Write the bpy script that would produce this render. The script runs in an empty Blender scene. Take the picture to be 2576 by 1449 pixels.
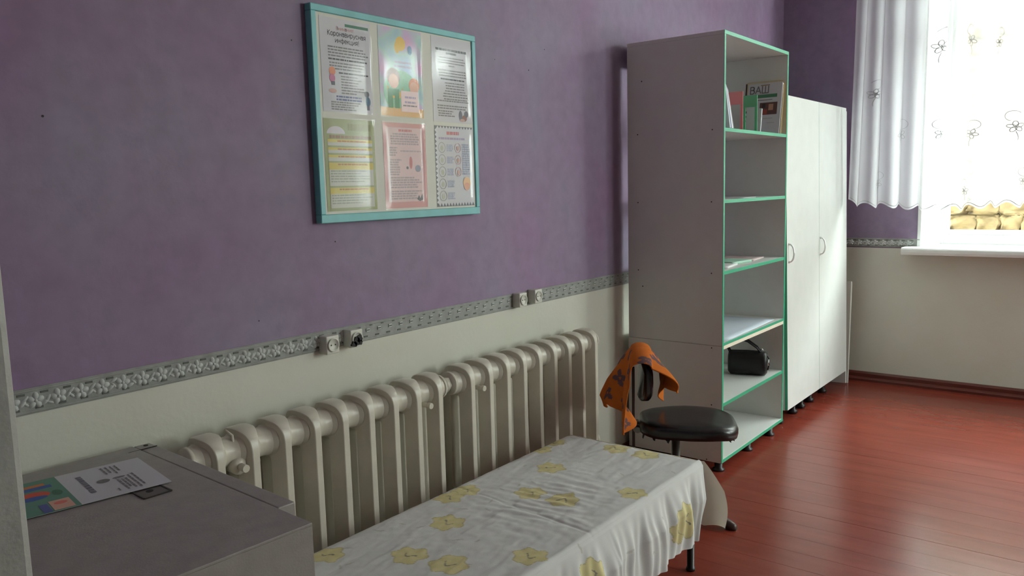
import bpy, bmesh, math, random
from mathutils import Vector, Matrix, noise
random.seed(7)
S = bpy.context.scene
COL = S.collection

# ---------------------------------------------------------------- camera
F_PX, YAW, PITCH, ROLL = 2010.0, math.radians(37.857), math.radians(7.110), math.radians(-1.452)
fw = Vector((math.cos(YAW)*math.cos(PITCH), math.sin(YAW)*math.cos(PITCH), -math.sin(PITCH)))
rt = fw.cross(Vector((0, 0, 1))).normalized()
up = rt.cross(fw)
r2 = rt*math.cos(ROLL) + up*math.sin(ROLL)
u2 = r2.cross(fw)
cam_d = bpy.data.cameras.new('camera')
cam_d.sensor_width = 36.0
cam_d.lens = 36.0*F_PX/2576.0
cam_d.clip_start = 0.02
cam = bpy.data.objects.new('camera', cam_d)
COL.objects.link(cam)
cam.matrix_world = Matrix(((r2.x, u2.x, -fw.x, 0.0), (r2.y, u2.y, -fw.y, -2.08), (r2.z, u2.z, -fw.z, 1.43), (0, 0, 0, 1)))
S.camera = cam

# ---------------------------------------------------------------- overcast sky, exposure
SKY = 26.0
w = bpy.data.worlds.new('overcast_sky')
S.world = w
w.use_nodes = True
bg = w.node_tree.nodes['Background']
bg.inputs[0].default_value = (0.94, 1.0, 0.985, 1)
bg.inputs[1].default_value = SKY
S.view_settings.view_transform = 'Standard'
S.view_settings.look = 'None'
S.view_settings.gamma = 1.0
S.view_settings.use_curve_mapping = False
S.view_settings.exposure = 0.42
S.cycles.use_denoising = True
S.cycles.max_bounces = 14
S.cycles.diffuse_bounces = 8
S.cycles.transparent_max_bounces = 16
XW = 5.97          # window wall plane
XG = 6.20          # glazing plane
WIN = [(-1.04, -2.56), (-3.39, -5.01)]  # the second opening is out of view, added for more daylight
WZ0, WZ1 = 0.97, 2.95
for (a, b) in WIN:   # portals only guide the sampling of the sky through the openings
    ld = bpy.data.lights.new('sky_portal', 'AREA')
    ld.shape = 'RECTANGLE'
    ld.size = WZ1-WZ0
    ld.size_y = abs(b-a)
    ld.cycles.is_portal = True
    lo = bpy.data.objects.new('sky_portal', ld)
    COL.objects.link(lo)
    lo.location = (XG+0.10, (a+b)/2, (WZ0+WZ1)/2)
    lo.rotation_euler = (0, math.radians(90), 0)

RW = (4.30, 5.30)   # added fill-light opening in the right-hand wall, out of the picture
ld = bpy.data.lights.new('sky_portal', 'AREA')
ld.shape = 'RECTANGLE'
ld.size = RW[1]-RW[0]
ld.size_y = WZ1-WZ0
ld.cycles.is_portal = True
lo = bpy.data.objects.new('sky_portal', ld)
COL.objects.link(lo)
lo.location = ((RW[0]+RW[1])/2, -5.75-0.30, (WZ0+WZ1)/2)
lo.rotation_euler = (math.radians(90), 0, 0)

# ---------------------------------------------------------------- materials
def srgb(r, g, b):
    f = lambda c: (c/255/12.92) if c/255 <= 0.04045 else ((c/255+0.055)/1.055)**2.4
    return (f(r), f(g), f(b), 1)

def mat(name, col, rough=0.5, spec=0.5, var=0.0, vscale=8.0, bump=0.0, bscale=120.0, metal=0.0, col2=None, coat=0.0, detail=3.0, attr=None, two=False):
    m = bpy.data.materials.new(name)
    m.use_nodes = True
    nt = m.node_tree
    b = nt.nodes['Principled BSDF']
    b.inputs['Roughness'].default_value = rough
    b.inputs['Specular IOR Level'].default_value = spec
    b.inputs['Metallic'].default_value = metal
    b.inputs['Coat Weight'].default_value = coat
    b.inputs['Coat Roughness'].default_value = 0.12
    b.inputs['Base Color'].default_value = col
    tc = nt.nodes.new('ShaderNodeTexCoord')
    if attr:
        a = nt.nodes.new('ShaderNodeVertexColor')
        a.layer_name = attr
        nt.links.new(a.outputs[0], b.inputs['Base Color'])
    elif var > 0 or col2:
        n = nt.nodes.new('ShaderNodeTexNoise')
        n.inputs['Scale'].default_value = vscale
        n.inputs['Detail'].default_value = detail
        r = nt.nodes.new('ShaderNodeValToRGB')
        c2 = col2 or tuple([min(1, c*(1+var)) for c in col[:3]])+(1,)
        c1 = col if col2 else tuple([c*(1-var) for c in col[:3]])+(1,)
        r.color_ramp.elements[0].position = 0.35
        r.color_ramp.elements[1].position = 0.65
        r.color_ramp.elements[0].color = c1
        r.color_ramp.elements[1].color = c2
        nt.links.new(tc.outputs['Object'], n.inputs['Vector'])
        nt.links.new(n.outputs[0], r.inputs[0])
        nt.links.new(r.outputs[0], b.inputs['Base Color'])
    if bump > 0:
        n2 = nt.nodes.new('ShaderNodeTexNoise')
        n2.inputs['Scale'].default_value = bscale
        n2.inputs['Detail'].default_value = 4
        bp = nt.nodes.new('ShaderNodeBump')
        bp.inputs['Strength'].default_value = bump
        bp.inputs['Distance'].default_value = 0.004
        nt.links.new(tc.outputs['Object'], n2.inputs['Vector'])
        nt.links.new(n2.outputs[0], bp.inputs['Height'])
        nt.links.new(bp.outputs[0], b.inputs['Normal'])
    return m

def wall_paint():
    """lilac distemper above the border (z > 0.95), glossy off-white oil paint below"""
    m = bpy.data.materials.new('two_tone_wall_paint')
    m.use_nodes = True
    nt = m.node_tree
    L = nt.links
    b = nt.nodes['Principled BSDF']
    geo = nt.nodes.new('ShaderNodeNewGeometry')
    sep = nt.nodes.new('ShaderNodeSeparateXYZ')
    L.new(geo.outputs['Position'], sep.inputs[0])
    st = nt.nodes.new('ShaderNodeMath')
    st.operation = 'GREATER_THAN'
    st.inputs[1].default_value = 0.953
    L.new(sep.outputs[2], st.inputs[0])
    def noise_ramp(scale, c1, c2, p1=0.35, p2=0.65, detail=4, stretch=None):
        n = nt.nodes.new('ShaderNodeTexNoise')
        n.inputs['Scale'].default_value = scale
        n.inputs['Detail'].default_value = detail
        src = geo.outputs['Position']
        if stretch:
            mp = nt.nodes.new('ShaderNodeMapping')
            mp.inputs['Scale'].default_value = stretch
            L.new(src, mp.inputs[0])
            src = mp.outputs[0]
        L.new(src, n.inputs['Vector'])
        r = nt.nodes.new('ShaderNodeValToRGB')
        r.color_ramp.elements[0].position = p1
        r.color_ramp.elements[1].position = p2
        r.color_ramp.elements[0].color = c1
        r.color_ramp.elements[1].color = c2
        L.new(n.outputs[0], r.inputs[0])
        return r.outputs[0]
    pur = noise_ramp(2.3, (0.242, 0.148, 0.255, 1), (0.235, 0.195, 0.278, 1), 0.32, 0.68, 6, (1, 1, 0.75))
    fine = noise_ramp(16, (0.9, 0.9, 0.9, 1), (1.08, 1.08, 1.08, 1), 0.3, 0.7, 6)
    mx = nt.nodes.new('ShaderNodeMixRGB')
    mx.blend_type = 'MULTIPLY'
    mx.inputs[0].default_value = 1
    L.new(pur, mx.inputs[1])
    L.new(fine, mx.inputs[2])
    wht = noise_ramp(3.0, (0.56, 0.555, 0.47, 1), (0.60, 0.60, 0.53, 1), 0.3, 0.7, 5)
    cm = nt.nodes.new('ShaderNodeMixRGB')
    L.new(st.outputs[0], cm.inputs[0])
    L.new(wht, cm.inputs[1])
    L.new(mx.outputs[0], cm.inputs[2])
    L.new(cm.outputs[0], b.inputs['Base Color'])
    rr = nt.nodes.new('ShaderNodeMapRange')
    rr.inputs['To Min'].default_value = 0.32
    rr.inputs['To Max'].default_value = 0.62
    L.new(st.outputs[0], rr.inputs[0])
    L.new(rr.outputs[0], b.inputs['Roughness'])
    b.inputs['Specular IOR Level'].default_value = 0.45
    n1 = nt.nodes.new('ShaderNodeTexNoise')
    n1.inputs['Scale'].default_value = 55
    n1.inputs['Detail'].default_value = 6
    n2 = nt.nodes.new('ShaderNodeTexNoise')
    n2.inputs['Scale'].default_value = 7
    n2.inputs['Detail'].default_value = 3
    L.new(geo.outputs['Position'], n1.inputs['Vector'])
    L.new(geo.outputs['Position'], n2.inputs['Vector'])
    ad = nt.nodes.new('ShaderNodeMath')
    ad.operation = 'MULTIPLY_ADD'
    ad.inputs[1].default_value = 2.2
    L.new(n2.outputs[0], ad.inputs[0])
    L.new(n1.outputs[0], ad.inputs[2])
    bp = nt.nodes.new('ShaderNodeBump')
    bp.inputs['Strength'].default_value = 0.16
    bp.inputs['Distance'].default_value = 0.004
    L.new(ad.outputs[0], bp.inputs['Height'])
    L.new(bp.outputs[0], b.inputs['Normal'])
    return m

def floor_paint():
    m = bpy.data.materials.new('red_brown_floor_paint')
    m.use_nodes = True
    nt = m.node_tree
    L = nt.links
    b = nt.nodes['Principled BSDF']
    geo = nt.nodes.new('ShaderNodeNewGeometry')
    mp = nt.nodes.new('ShaderNodeMapping')
    mp.inputs['Scale'].default_value = (14, 2.5, 1)
    L.new(geo.outputs['Position'], mp.inputs[0])
    n = nt.nodes.new('ShaderNodeTexNoise')
    n.inputs['Scale'].default_value = 1.0
    n.inputs['Detail'].default_value = 2
    L.new(mp.outputs[0], n.inputs['Vector'])
    r = nt.nodes.new('ShaderNodeValToRGB')
    r.color_ramp.elements[0].position = 0.3
    r.color_ramp.elements[1].position = 0.7
    r.color_ramp.elements[0].color = (0.190, 0.032, 0.019, 1)
    r.color_ramp.elements[1].color = (0.235, 0.042, 0.025, 1)
    L.new(n.outputs[0], r.inputs[0])
    L.new(r.outputs[0], b.inputs['Base Color'])
    b.inputs['Roughness'].default_value = 0.24
    b.inputs['Specular IOR Level'].default_value = 0.38
    n3 = nt.nodes.new('ShaderNodeTexNoise')
    n3.inputs['Scale'].default_value = 2.5
    n3.inputs['Detail'].default_value = 5
    L.new(geo.outputs['Position'], n3.inputs['Vector'])
    mr = nt.nodes.new('ShaderNodeMapRange')
    mr.inputs['To Min'].default_value = 0.19
    mr.inputs['To Max'].default_value = 0.29
    L.new(n3.outputs[0], mr.inputs[0])
    n2 = nt.nodes.new('ShaderNodeTexNoise')
    n2.inputs['Scale'].default_value = 1.0
    n2.inputs['Detail'].default_value = 2
    mp2 = nt.nodes.new('ShaderNodeMapping')
    mp2.inputs['Scale'].default_value = (45, 7, 1)
    L.new(geo.outputs['Position'], mp2.inputs[0])
    L.new(mp2.outputs[0], n2.inputs['Vector'])
    bp = nt.nodes.new('ShaderNodeBump')
    bp.inputs['Strength'].default_value = 0.02
    bp.inputs['Distance'].default_value = 0.0025
    L.new(n2.outputs[0], bp.inputs['Height'])
    return m

def film(name, clear=0.9, rough=0.08, tint=(1, 1, 1, 1)):
    m = bpy.data.materials.new(name)
    m.use_nodes = True
    nt = m.node_tree
    nt.nodes.remove(nt.nodes['Principled BSDF'])
    out = nt.nodes['Material Output']
    t = nt.nodes.new('ShaderNodeBsdfTransparent')
    t.inputs[0].default_value = tint
    g = nt.nodes.new('ShaderNodeBsdfGlossy')
    g.inputs['Roughness'].default_value = rough
    x = nt.nodes.new('ShaderNodeMixShader')
    x.inputs[0].default_value = 1-clear
    nt.links.new(t.outputs[0], x.inputs[1])
    nt.links.new(g.outputs[0], x.inputs[2])
    nt.links.new(x.outputs[0], out.inputs[0])
    return m

def sheer():
    m = bpy.data.materials.new('white_sheer_voile')
    m.use_nodes = True
    nt = m.node_tree
    nt.nodes.remove(nt.nodes['Principled BSDF'])
    out = nt.nodes['Material Output']
    t = nt.nodes.new('ShaderNodeBsdfTransparent')
    d = nt.nodes.new('ShaderNodeBsdfDiffuse')
    d.inputs[0].default_value = (0.86, 0.87, 0.90, 1)
    tr = nt.nodes.new('ShaderNodeBsdfTranslucent')
    tr.inputs[0].default_value = (0.86, 0.87, 0.90, 1)
    a = nt.nodes.new('ShaderNodeMixShader')
    a.inputs[0].default_value = 0.5
    nt.links.new(d.outputs[0], a.inputs[1])
    nt.links.new(tr.outputs[0], a.inputs[2])
    x = nt.nodes.new('ShaderNodeMixShader')
    x.inputs[0].default_value = 0.58
    nt.links.new(t.outputs[0], x.inputs[1])
    nt.links.new(a.outputs[0], x.inputs[2])
    nt.links.new(x.outputs[0], out.inputs[0])
    return m

M = {}
M['wall'] = wall_paint()
M['floor'] = floor_paint()
M['gap'] = mat('dark_floor_joint', (0.06, 0.02, 0.014, 1), 0.8)
M['skirt'] = mat('dark_red_skirting_paint', (0.10, 0.022, 0.015, 1), 0.32, var=0.12, vscale=6, bump=0.15, bscale=40)
M['ceil'] = mat('white_ceiling_whitewash', (0.74, 0.74, 0.70, 1), 0.85, bump=0.1, bscale=40)
M['plain'] = mat('white_wall_paint', (0.60, 0.60, 0.55, 1), 0.6, bump=0.2, bscale=40, var=0.04, vscale=5)
M['white_gloss'] = mat('white_gloss_paint', (0.74, 0.76, 0.74, 1), 0.3, var=0.03, vscale=5, bump=0.08, bscale=30)
M['jamb'] = mat('chipped_white_jamb_paint', (0.46, 0.48, 0.45, 1), 0.4, var=0.06, vscale=12, bump=0.4, bscale=60)
M['border'] = mat('grey_border_foam', (0.27, 0.28, 0.26, 1), 0.6, var=0.12, vscale=30, bump=0.15, bscale=150)
M['border_lt'] = mat('light_grey_border_relief', (0.46, 0.48, 0.46, 1), 0.6, var=0.1, vscale=60, bump=0.1, bscale=200)
M['border_dk'] = mat('dark_grey_border_print', (0.10, 0.105, 0.095, 1), 0.7, var=0.2, vscale=60)
M['rad'] = mat('cream_radiator_enamel', (0.56, 0.525, 0.44, 1), 0.34, var=0.06, vscale=9, bump=0.12, bscale=50)
M['sock'] = mat('ivory_socket_plastic', (0.62, 0.62, 0.55, 1), 0.35, var=0.03, vscale=20)
M['black'] = mat('matt_black', (0.012, 0.012, 0.012, 1), 0.7)  # plain black for small holes, comb rings and the charred socket face
M['lam'] = mat('pale_grey_laminate', (0.66, 0.68, 0.655, 1), 0.38, var=0.02, vscale=10, bump=0.03, bscale=200)
M['lamside'] = M['lam']
M['green'] = mat('green_edge_banding', (0.035, 0.36, 0.20, 1), 0.4)
M['cream'] = mat('cream_raw_edge', (0.74, 0.68, 0.55, 1), 0.5)
M['feet'] = mat('black_plastic_feet', (0.012, 0.012, 0.013, 1), 0.4)
M['cap'] = mat('dark_screw_cap', (0.05, 0.042, 0.04, 1), 0.5)
M['chrome'] = mat('satin_chrome', (0.72, 0.73, 0.72, 1), 0.25, metal=1.0)
M['handle'] = mat('white_silver_handle', (0.78, 0.79, 0.78, 1), 0.25, metal=0.4)
M['steel'] = mat('dull_steel', (0.20, 0.19, 0.18, 1), 0.4, metal=0.9)
M['brownsteel'] = mat('dark_brown_metal', (0.045, 0.022, 0.017, 1), 0.4, metal=0.3)
M['vinyl'] = mat('black_vinyl', (0.010, 0.010, 0.011, 1), 0.24, bump=0.12, bscale=260)
M['greybox'] = mat('grey_hammered_paint', (0.30, 0.283, 0.265, 1), 0.45, var=0.06, vscale=25, bump=0.12, bscale=220)
M['boxgap'] = mat('dark_seam', (0.02, 0.018, 0.016, 1), 0.8)
M['paper'] = mat('white_paper', (0.57, 0.57, 0.60, 1), 0.6)
M['paperw'] = mat('cool_white_paper', (0.55, 0.56, 0.59, 1), 0.55)
M['teal'] = mat('turquoise_frame_paint', (0.16, 0.46, 0.47, 1), 0.4, var=0.08, vscale=10, bump=0.08, bscale=60)
M['field'] = mat('cream_board_field', (0.60, 0.60, 0.52, 1), 0.5)
M['film'] = film('clear_pocket_film', 0.965, 0.10)
M['glass'] = film('window_glass', 0.92, 0.0, (0.97, 1, 0.98, 1))
M['sheer'] = sheer()
M['stitch'] = mat('grey_embroidery_thread', (0.33, 0.33, 0.34, 1), 0.6)
M['stone'] = mat('ochre_rubble_stone', (0.072, 0.046, 0.013, 1), 0.8, col2=(0.100, 0.067, 0.022, 1), vscale=4, bump=0.9, bscale=11)
M['ground'] = mat('outdoor_ground', (0.12, 0.11, 0.08, 1), 0.9, var=0.2, vscale=3)
def flat(name, r, g, b, rough=0.55):
    if name not in M:
        M[name] = mat(name, srgb(r, g, b), rough)
    return M[name]

# ---------------------------------------------------------------- mesh helpers
def new_obj(name, me, m=None, parent=None, smooth=False):
    o = bpy.data.objects.new(name, me)
    COL.objects.link(o)
    if m is not None and len(me.materials) == 0:
        for k in (m if isinstance(m, (list, tuple)) else [m]):
            me.materials.append(k)
    if parent is not None:
        o.parent = parent
    if smooth:
        for p in me.polygons:
            p.use_smooth = True
    return o

def bm_obj(name, bm, m=None, parent=None, smooth=False):
    bmesh.ops.recalc_face_normals(bm, faces=bm.faces)
    me = bpy.data.meshes.new(name)
    bm.to_mesh(me)
    bm.free()
    return new_obj(name, me, m, parent, smooth)

def add_box(bm, x0, x1, y0, y1, z0, z1, mi=0, bevel=0.0, seg=1):
    x0, x1 = min(x0, x1), max(x0, x1)
    y0, y1 = min(y0, y1), max(y0, y1)
    z0, z1 = min(z0, z1), max(z0, z1)
    vs = [bm.verts.new(p) for p in ((x0, y0, z0), (x1, y0, z0), (x1, y1, z0), (x0, y1, z0), (x0, y0, z1), (x1, y0, z1), (x1, y1, z1), (x0, y1, z1))]
    fs = [bm.faces.new([vs[i] for i in q]) for q in ((3, 2, 1, 0), (4, 5, 6, 7), (0, 1, 5, 4), (1, 2, 6, 5), (2, 3, 7, 6), (3, 0, 4, 7))]
    for f in fs:
        f.material_index = mi
    if bevel > 0:
        es = set(e for f in fs for e in f.edges)
        r = bmesh.ops.bevel(bm, geom=list(es), offset=bevel, segments=seg, affect='EDGES', profile=0.5)
        for f in r['faces']:
            f.material_index = mi
    return vs

def box(name, x0, x1, y0, y1, z0, z1, m, parent=None, bevel=0.0015, seg=1):
    bm = bmesh.new()
    add_box(bm, x0, x1, y0, y1, z0, z1, 0, bevel, seg)
    return bm_obj(name, bm, m, parent)

def add_tube(bm, pts, r, seg=10, caps=True, mi=0):
    pts = [Vector(p) for p in pts]
    rs = r if isinstance(r, (list, tuple)) else [r]*len(pts)
    rings = []
    ref = None
    for i, p in enumerate(pts):
        t = (pts[min(i+1, len(pts)-1)]-pts[max(i-1, 0)]).normalized()
        if ref is None:
            ref = Vector((0, 0, 1)) if abs(t.z) < 0.9 else Vector((1, 0, 0))
        a = t.cross(ref).normalized()
        b = a.cross(t).normalized()
        ref = b
        rings.append([bm.verts.new(p + (a*math.cos(2*math.pi*k/seg)+b*math.sin(2*math.pi*k/seg))*rs[i]) for k in range(seg)])
    for i in range(len(rings)-1):
        for k in range(seg):
            f = bm.faces.new((rings[i][k], rings[i][(k+1) % seg], rings[i+1][(k+1) % seg], rings[i+1][k]))
            f.material_index = mi
            f.smooth = True
    if caps:
        bm.faces.new(rings[0]).material_index = mi
        bm.faces.new(rings[-1][::-1]).material_index = mi

def tube(name, pts, r, m, parent=None, seg=12):
    bm = bmesh.new()
    add_tube(bm, pts, r, seg)
    return bm_obj(name, bm, m, parent)

def add_poly(bm, pts, mi=0):
    f = bm.faces.new([bm.verts.new(p) for p in pts])
    f.material_index = mi
    return f

def prism(name, poly, axis, a, b, m, parent=None, bevel=0.0, smooth=False):
    """extrude a 2-D polygon along an axis between a and b; the polygon gives the two other coordinates in order"""
    bm = bmesh.new()
    def P(p, t):
        return {'x': (t, p[0], p[1]), 'y': (p[0], t, p[1]), 'z': (p[0], p[1], t)}[axis]
    lo = [bm.verts.new(P(p, a)) for p in poly]
    hi = [bm.verts.new(P(p, b)) for p in poly]
    n = len(poly)
    bm.faces.new(lo)
    bm.faces.new(hi[::-1])
    for i in range(n):
        bm.faces.new((lo[i], hi[i], hi[(i+1) % n], lo[(i+1) % n]))
    if bevel > 0:
        bmesh.ops.bevel(bm, geom=list(bm.edges), offset=bevel, segments=1, affect='EDGES')
    return bm_obj(name, bm, m, parent, smooth)

def grid_obj(name, nu, nv, fn, m, parent=None, col=None, smooth=True):
    vs, fs = [], []
    for j in range(nv+1):
        for i in range(nu+1):
            vs.append(fn(i/nu, j/nv))
    for j in range(nv):
        for i in range(nu):
            k = j*(nu+1)+i
            fs.append((k, k+1, k+nu+2, k+nu+1))
    me = bpy.data.meshes.new(name)
    me.from_pydata(vs, [], fs)
    if col:
        ca = me.color_attributes.new('print', 'FLOAT_COLOR', 'POINT')
        flatc = []
        for j in range(nv+1):
            for i in range(nu+1):
                flatc.extend(col(i/nu, j/nv))
        ca.data.foreach_set('color', flatc)
    return new_obj(name, me, m, parent, smooth)

def empty(name, loc=(0, 0, 0), rz=0.0):
    o = bpy.data.objects.new(name, None)
    COL.objects.link(o)
    o.location = loc
    o.rotation_euler = (0, 0, rz)
    o.empty_display_size = 0.1
    return o

def tag(o, label, cat, group=None):
    o['label'] = label
    o['category'] = cat
    if group:
        o['group'] = group
    return o

def struct(o, label=None):
    o['kind'] = 'structure'
    if label:
        o['label'] = label
    return o

# ================================================================ THE ROOM
Y_R, X_B, Z_C = -5.75, 0.22, 3.30     # right wall, back wall (room face), ceiling

# floor: sub-floor with one object for each painted plank
fl = box('floor', -1.7, XW+0.02, Y_R-0.02, 0.02, -0.08, -0.014, M['gap'], None, 0)
struct(fl, 'red-brown painted plank floor')
PITCH_P = 0.13
def plank_mesh(g0, g1, bev):
    b_ = bmesh.new()
    add_box(b_, g0, PITCH_P-g1, Y_R, -0.001, -0.0138, 0.0, 0, bev, 1)
    bmesh.ops.recalc_face_normals(b_, faces=b_.faces)
    me = bpy.data.meshes.new('plank')
    b_.to_mesh(me)
    b_.free()
    me.materials.append(M['floor'])
    return me
PLK = [plank_mesh(0.00008, 0.00008, 0.00025), plank_mesh(0.0001, 0.0004, 0.0005), plank_mesh(0.0001, 0.0011, 0.0006)]
x = 3.38-39*PITCH_P
k = 0
while x + PITCH_P < XW+0.01:
    p = new_obj('plank', PLK[(0, 1, 0, 2, 1, 0, 1)[k % 7]], None, fl)
    p.location = (x, 0, random.uniform(-0.00025, 0.0))
    x += PITCH_P
    k += 1
# last narrow strip against the window wall
box('plank', x+0.001, XW, Y_R, -0.001, -0.0138, 0.0, M['floor'], fl, 0.001)


wl = box('wall_left', -1.7, XW+0.02, 0.0, 0.18, -0.08, Z_C+0.1, M['wall'], None, 0)
struct(wl, 'long wall painted lilac above and glossy off-white below')

# window wall with two openings, the second added out of view for light
yo = [0.18, -0.955, -2.65, -3.30, -5.10, Y_R-0.18]   # openings between 1-2 and 3-4 on the room side (splayed)
bm = bmesh.new()
TH = 0.42
def wall_piece(y0, y1, z0, z1):
    add_box(bm, XW, XW+TH, y0, y1, z0, z1)
wall_piece(yo[0], yo[1], -0.08, Z_C+0.1)
wall_piece(yo[2], yo[3], -0.08, Z_C+0.1)
wall_piece(yo[4], yo[5], -0.08, Z_C+0.1)
for a, b in ((yo[1], yo[2]), (yo[3], yo[4])):
    wall_piece(a, b, -0.08, WZ0-0.05)
    wall_piece(a, b, WZ1+0.05, Z_C+0.1)
wf = bm_obj('wall_far', bm, M['wall'])
struct(wf, 'window wall painted lilac above and off-white below')
bm = bmesh.new()
add_box(bm, X_B-0.2, RW[0], Y_R-0.3, Y_R, -0.08, Z_C+0.1)
add_box(bm, RW[1], XW+0.02, Y_R-0.3, Y_R, -0.08, Z_C+0.1)
add_box(bm, RW[0], RW[1], Y_R-0.3, Y_R, -0.08, WZ0)
add_box(bm, RW[0], RW[1], Y_R-0.3, Y_R, WZ1, Z_C+0.1)
struct(bm_obj('wall_right', bm, M['wall']))
# back wall with the doorway the picture is taken from
bm = bmesh.new()
add_box(bm, X_B-0.20, X_B, -1.37, 0.0, -0.08, Z_C+0.1)
add_box(bm, X_B-0.20, X_B, Y_R, -2.62, -0.08, Z_C+0.1)
add_box(bm, X_B-0.20, X_B, -2.62, -1.37, 2.25, Z_C+0.1)
struct(bm_obj('wall_back', bm, M['wall']))
struct(box('ceiling', -1.7, XW+TH, Y_R-0.18, 0.18, Z_C, Z_C+0.1, M['ceil'], None, 0))
# passage behind the doorway
bm = bmesh.new()
add_box(bm, -1.7, X_B-0.2, -3.3, -3.2, -0.08, Z_C)
add_box(bm, -1.8, -1.7, -3.3, 0.0, -0.08, Z_C)
struct(bm_obj('wall_passage', bm, M['plain']))
# white painted door jamb at the left edge of the picture
dj = box('door_1', X_B-0.21, X_B+0.012, -1.43, -1.346, 0.0, 2.25, M['jamb'], None, 0.006, 2)
struct(dj, 'white painted door jamb with a chipped edge')
struct(box('door_2', X_B-0.21, X_B+0.012, -2.63, -2.57, 0.0, 2.25, M['jamb'], None, 0.006, 2), 'white painted door jamb beside the camera')

# skirting boards
def skirting(name, path_axis, a, b, face, sgn, z1=0.065):
    # profile: depth from the wall, height
    prof = [(0.0, 0.0), (0.045, 0.0), (0.045, 0.016), (0.030, 0.026), (0.022, 0.030), (0.022, 0.052), (0.012, z1), (0.0, z1)]
    if path_axis == 'y':
        return prism(name, [(face+sgn*d, z) for d, z in prof], 'y', a, b, M['skirt'])
    return prism(name, [(face+sgn*d, z) for d, z in prof], 'x', a, b, M['skirt'])
struct(skirting('baseboard_far', 'y', Y_R, -0.001, XW, -1), 'dark red painted skirting below the window wall')
struct(skirting('baseboard_left', 'x', X_B, XW-0.046, 0.0, -1), 'dark red painted skirting along the lilac wall')

# ---------------------------------------------------------------- embossed border between the two wall colours
def flower_mesh(s=1.0):
    """relief flower with leaf pair, in the x-z plane facing -y, about 0.045 wide"""
    bm = bmesh.new()
    def blob(cx, cz, rx, rz, h, ang=0.0, n=10):
        c = bm.verts.new((cx*s, -h*s, cz*s))
        ring, low = [], []
        for k in range(n):
            a = 2*math.pi*k/n
            ex, ez = rx*math.cos(a), rz*math.sin(a)
            px, pz = cx+ex*math.cos(ang)-ez*math.sin(ang), cz+ex*math.sin(ang)+ez*math.cos(ang)
            qx, qz = cx+0.65*(px-cx), cz+0.65*(pz-cz)
            ring.append(bm.verts.new((qx*s, -h*0.8*s, qz*s)))
            low.append(bm.verts.new((px*s, 0, pz*s)))
        for k in range(n):
            bm.faces.new((c, ring[k], ring[(k+1) % n]))
            bm.faces.new((ring[k], low[k], low[(k+1) % n], ring[(k+1) % n]))
    for k in range(5):
        a = math.pi/2+2*math.pi*k/5
        blob(0.0085*math.cos(a), 0.0085*math.sin(a), 0.0085, 0.0062, 0.0042, a)
    blob(0, 0, 0.0042, 0.0042, 0.006)
    blob(-0.019, 0.004, 0.009, 0.0036, 0.003, 0.7)
    blob(0.019, -0.004, 0.009, 0.0036, 0.003, 0.7)
    blob(-0.017, -0.006, 0.007, 0.003, 0.0025, -0.6)
    bmesh.ops.recalc_face_normals(bm, faces=bm.faces)
    me = bpy.data.meshes.new('border_flower')
    bm.to_mesh(me)
    bm.free()
    me.materials.append(M['border_lt'])
    for p in me.polygons:
        p.use_smooth = True
    return me

def dash_mesh(w, h, d, dark=True):
    bm = bmesh.new()
    add_box(bm, -w/2, w/2, -d, 0, -h/2, h/2, 0, min(w, h, d)*0.3)
    bmesh.ops.recalc_face_normals(bm, faces=bm.faces)
    me = bpy.data.meshes.new('border_dash')
    bm.to_mesh(me)
    bm.free()
    me.materials.append(M['border_dk'] if dark else M['border_lt'])
    return me

ZB0, ZB1 = 0.918, 0.982
FLW, DSH, DSH2, SQR = flower_mesh(1.25), dash_mesh(0.018, 0.0055, 0.0014), dash_mesh(0.012, 0.004, 0.0012), dash_mesh(0.016, 0.012, 0.003, False)
SPK = dash_mesh(0.0022, 0.006, 0.0008)

def border_strip(name, a, b, z0, z1, place, flowers, x_split, label):
    """place(t, y_off, z) -> location; strip runs along local x"""
    root = bpy.data.objects.new(name, None)
    COL.objects.link(root)
    place(root)
    root['kind'] = 'structure'
    root['label'] = label
    box('border_backing', a, b, -0.0030, -0.0002, z0, z1, M['border'], root, 0.0006)
    for zc in (z1-0.006, z0+0.006):
        box('border_rib', a, b, -0.0052, -0.0030, zc-0.003, zc+0.003, M['border_lt'] if False else M['border'], root, 0.001)
    zc = (z0+z1)/2
    t = a+0.03
    pitch = 0.053
    n = 0
    while t < b-0.02:
        if t < x_split:
            o = instance_me('border_flower', FLW, root, (t, -0.003, zc-0.001))
            o.rotation_euler = (0, random.uniform(-0.25, 0.25), 0)
            instance_me('border_dash', DSH, root, (t+0.022, -0.003, zc+0.0175))
            instance_me('border_dash', DSH, root, (t+0.008, -0.003, zc-0.0185))
        else:
            instance_me('border_square', SQR, root, (t+0.010, -0.003, zc+0.005))
            instance_me('border_dash', DSH2, root, (t+0.010, -0.006, zc+0.005))
            instance_me('border_dash', DSH, root, (t, -0.003, zc-0.0165))
            instance_me('border_dash', DSH2, root, (t+0.026, -0.003, zc+0.020))
        t += pitch
        n += 1
    return root

def instance_me(name, me, parent, loc):
    o = bpy.data.objects.new(name, me)
    COL.objects.link(o)
    o.parent = parent
    o.location = loc
    return o

def pl(o):
    o.location = (0, 0, 0)
border_strip('trim_1', X_B, XW, ZB0, ZB1, pl, True, 1.815, 'embossed grey floral border running along the lilac wall')
def pf(o):
    o.location = (XW, 0, 0.042)
    o.rotation_euler = (0, 0, -math.pi/2)
border_strip('trim_2', 0.003, 0.95, ZB0, ZB1-0.003, pf, True, 9.0, 'embossed grey floral border beside the window')

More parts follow.
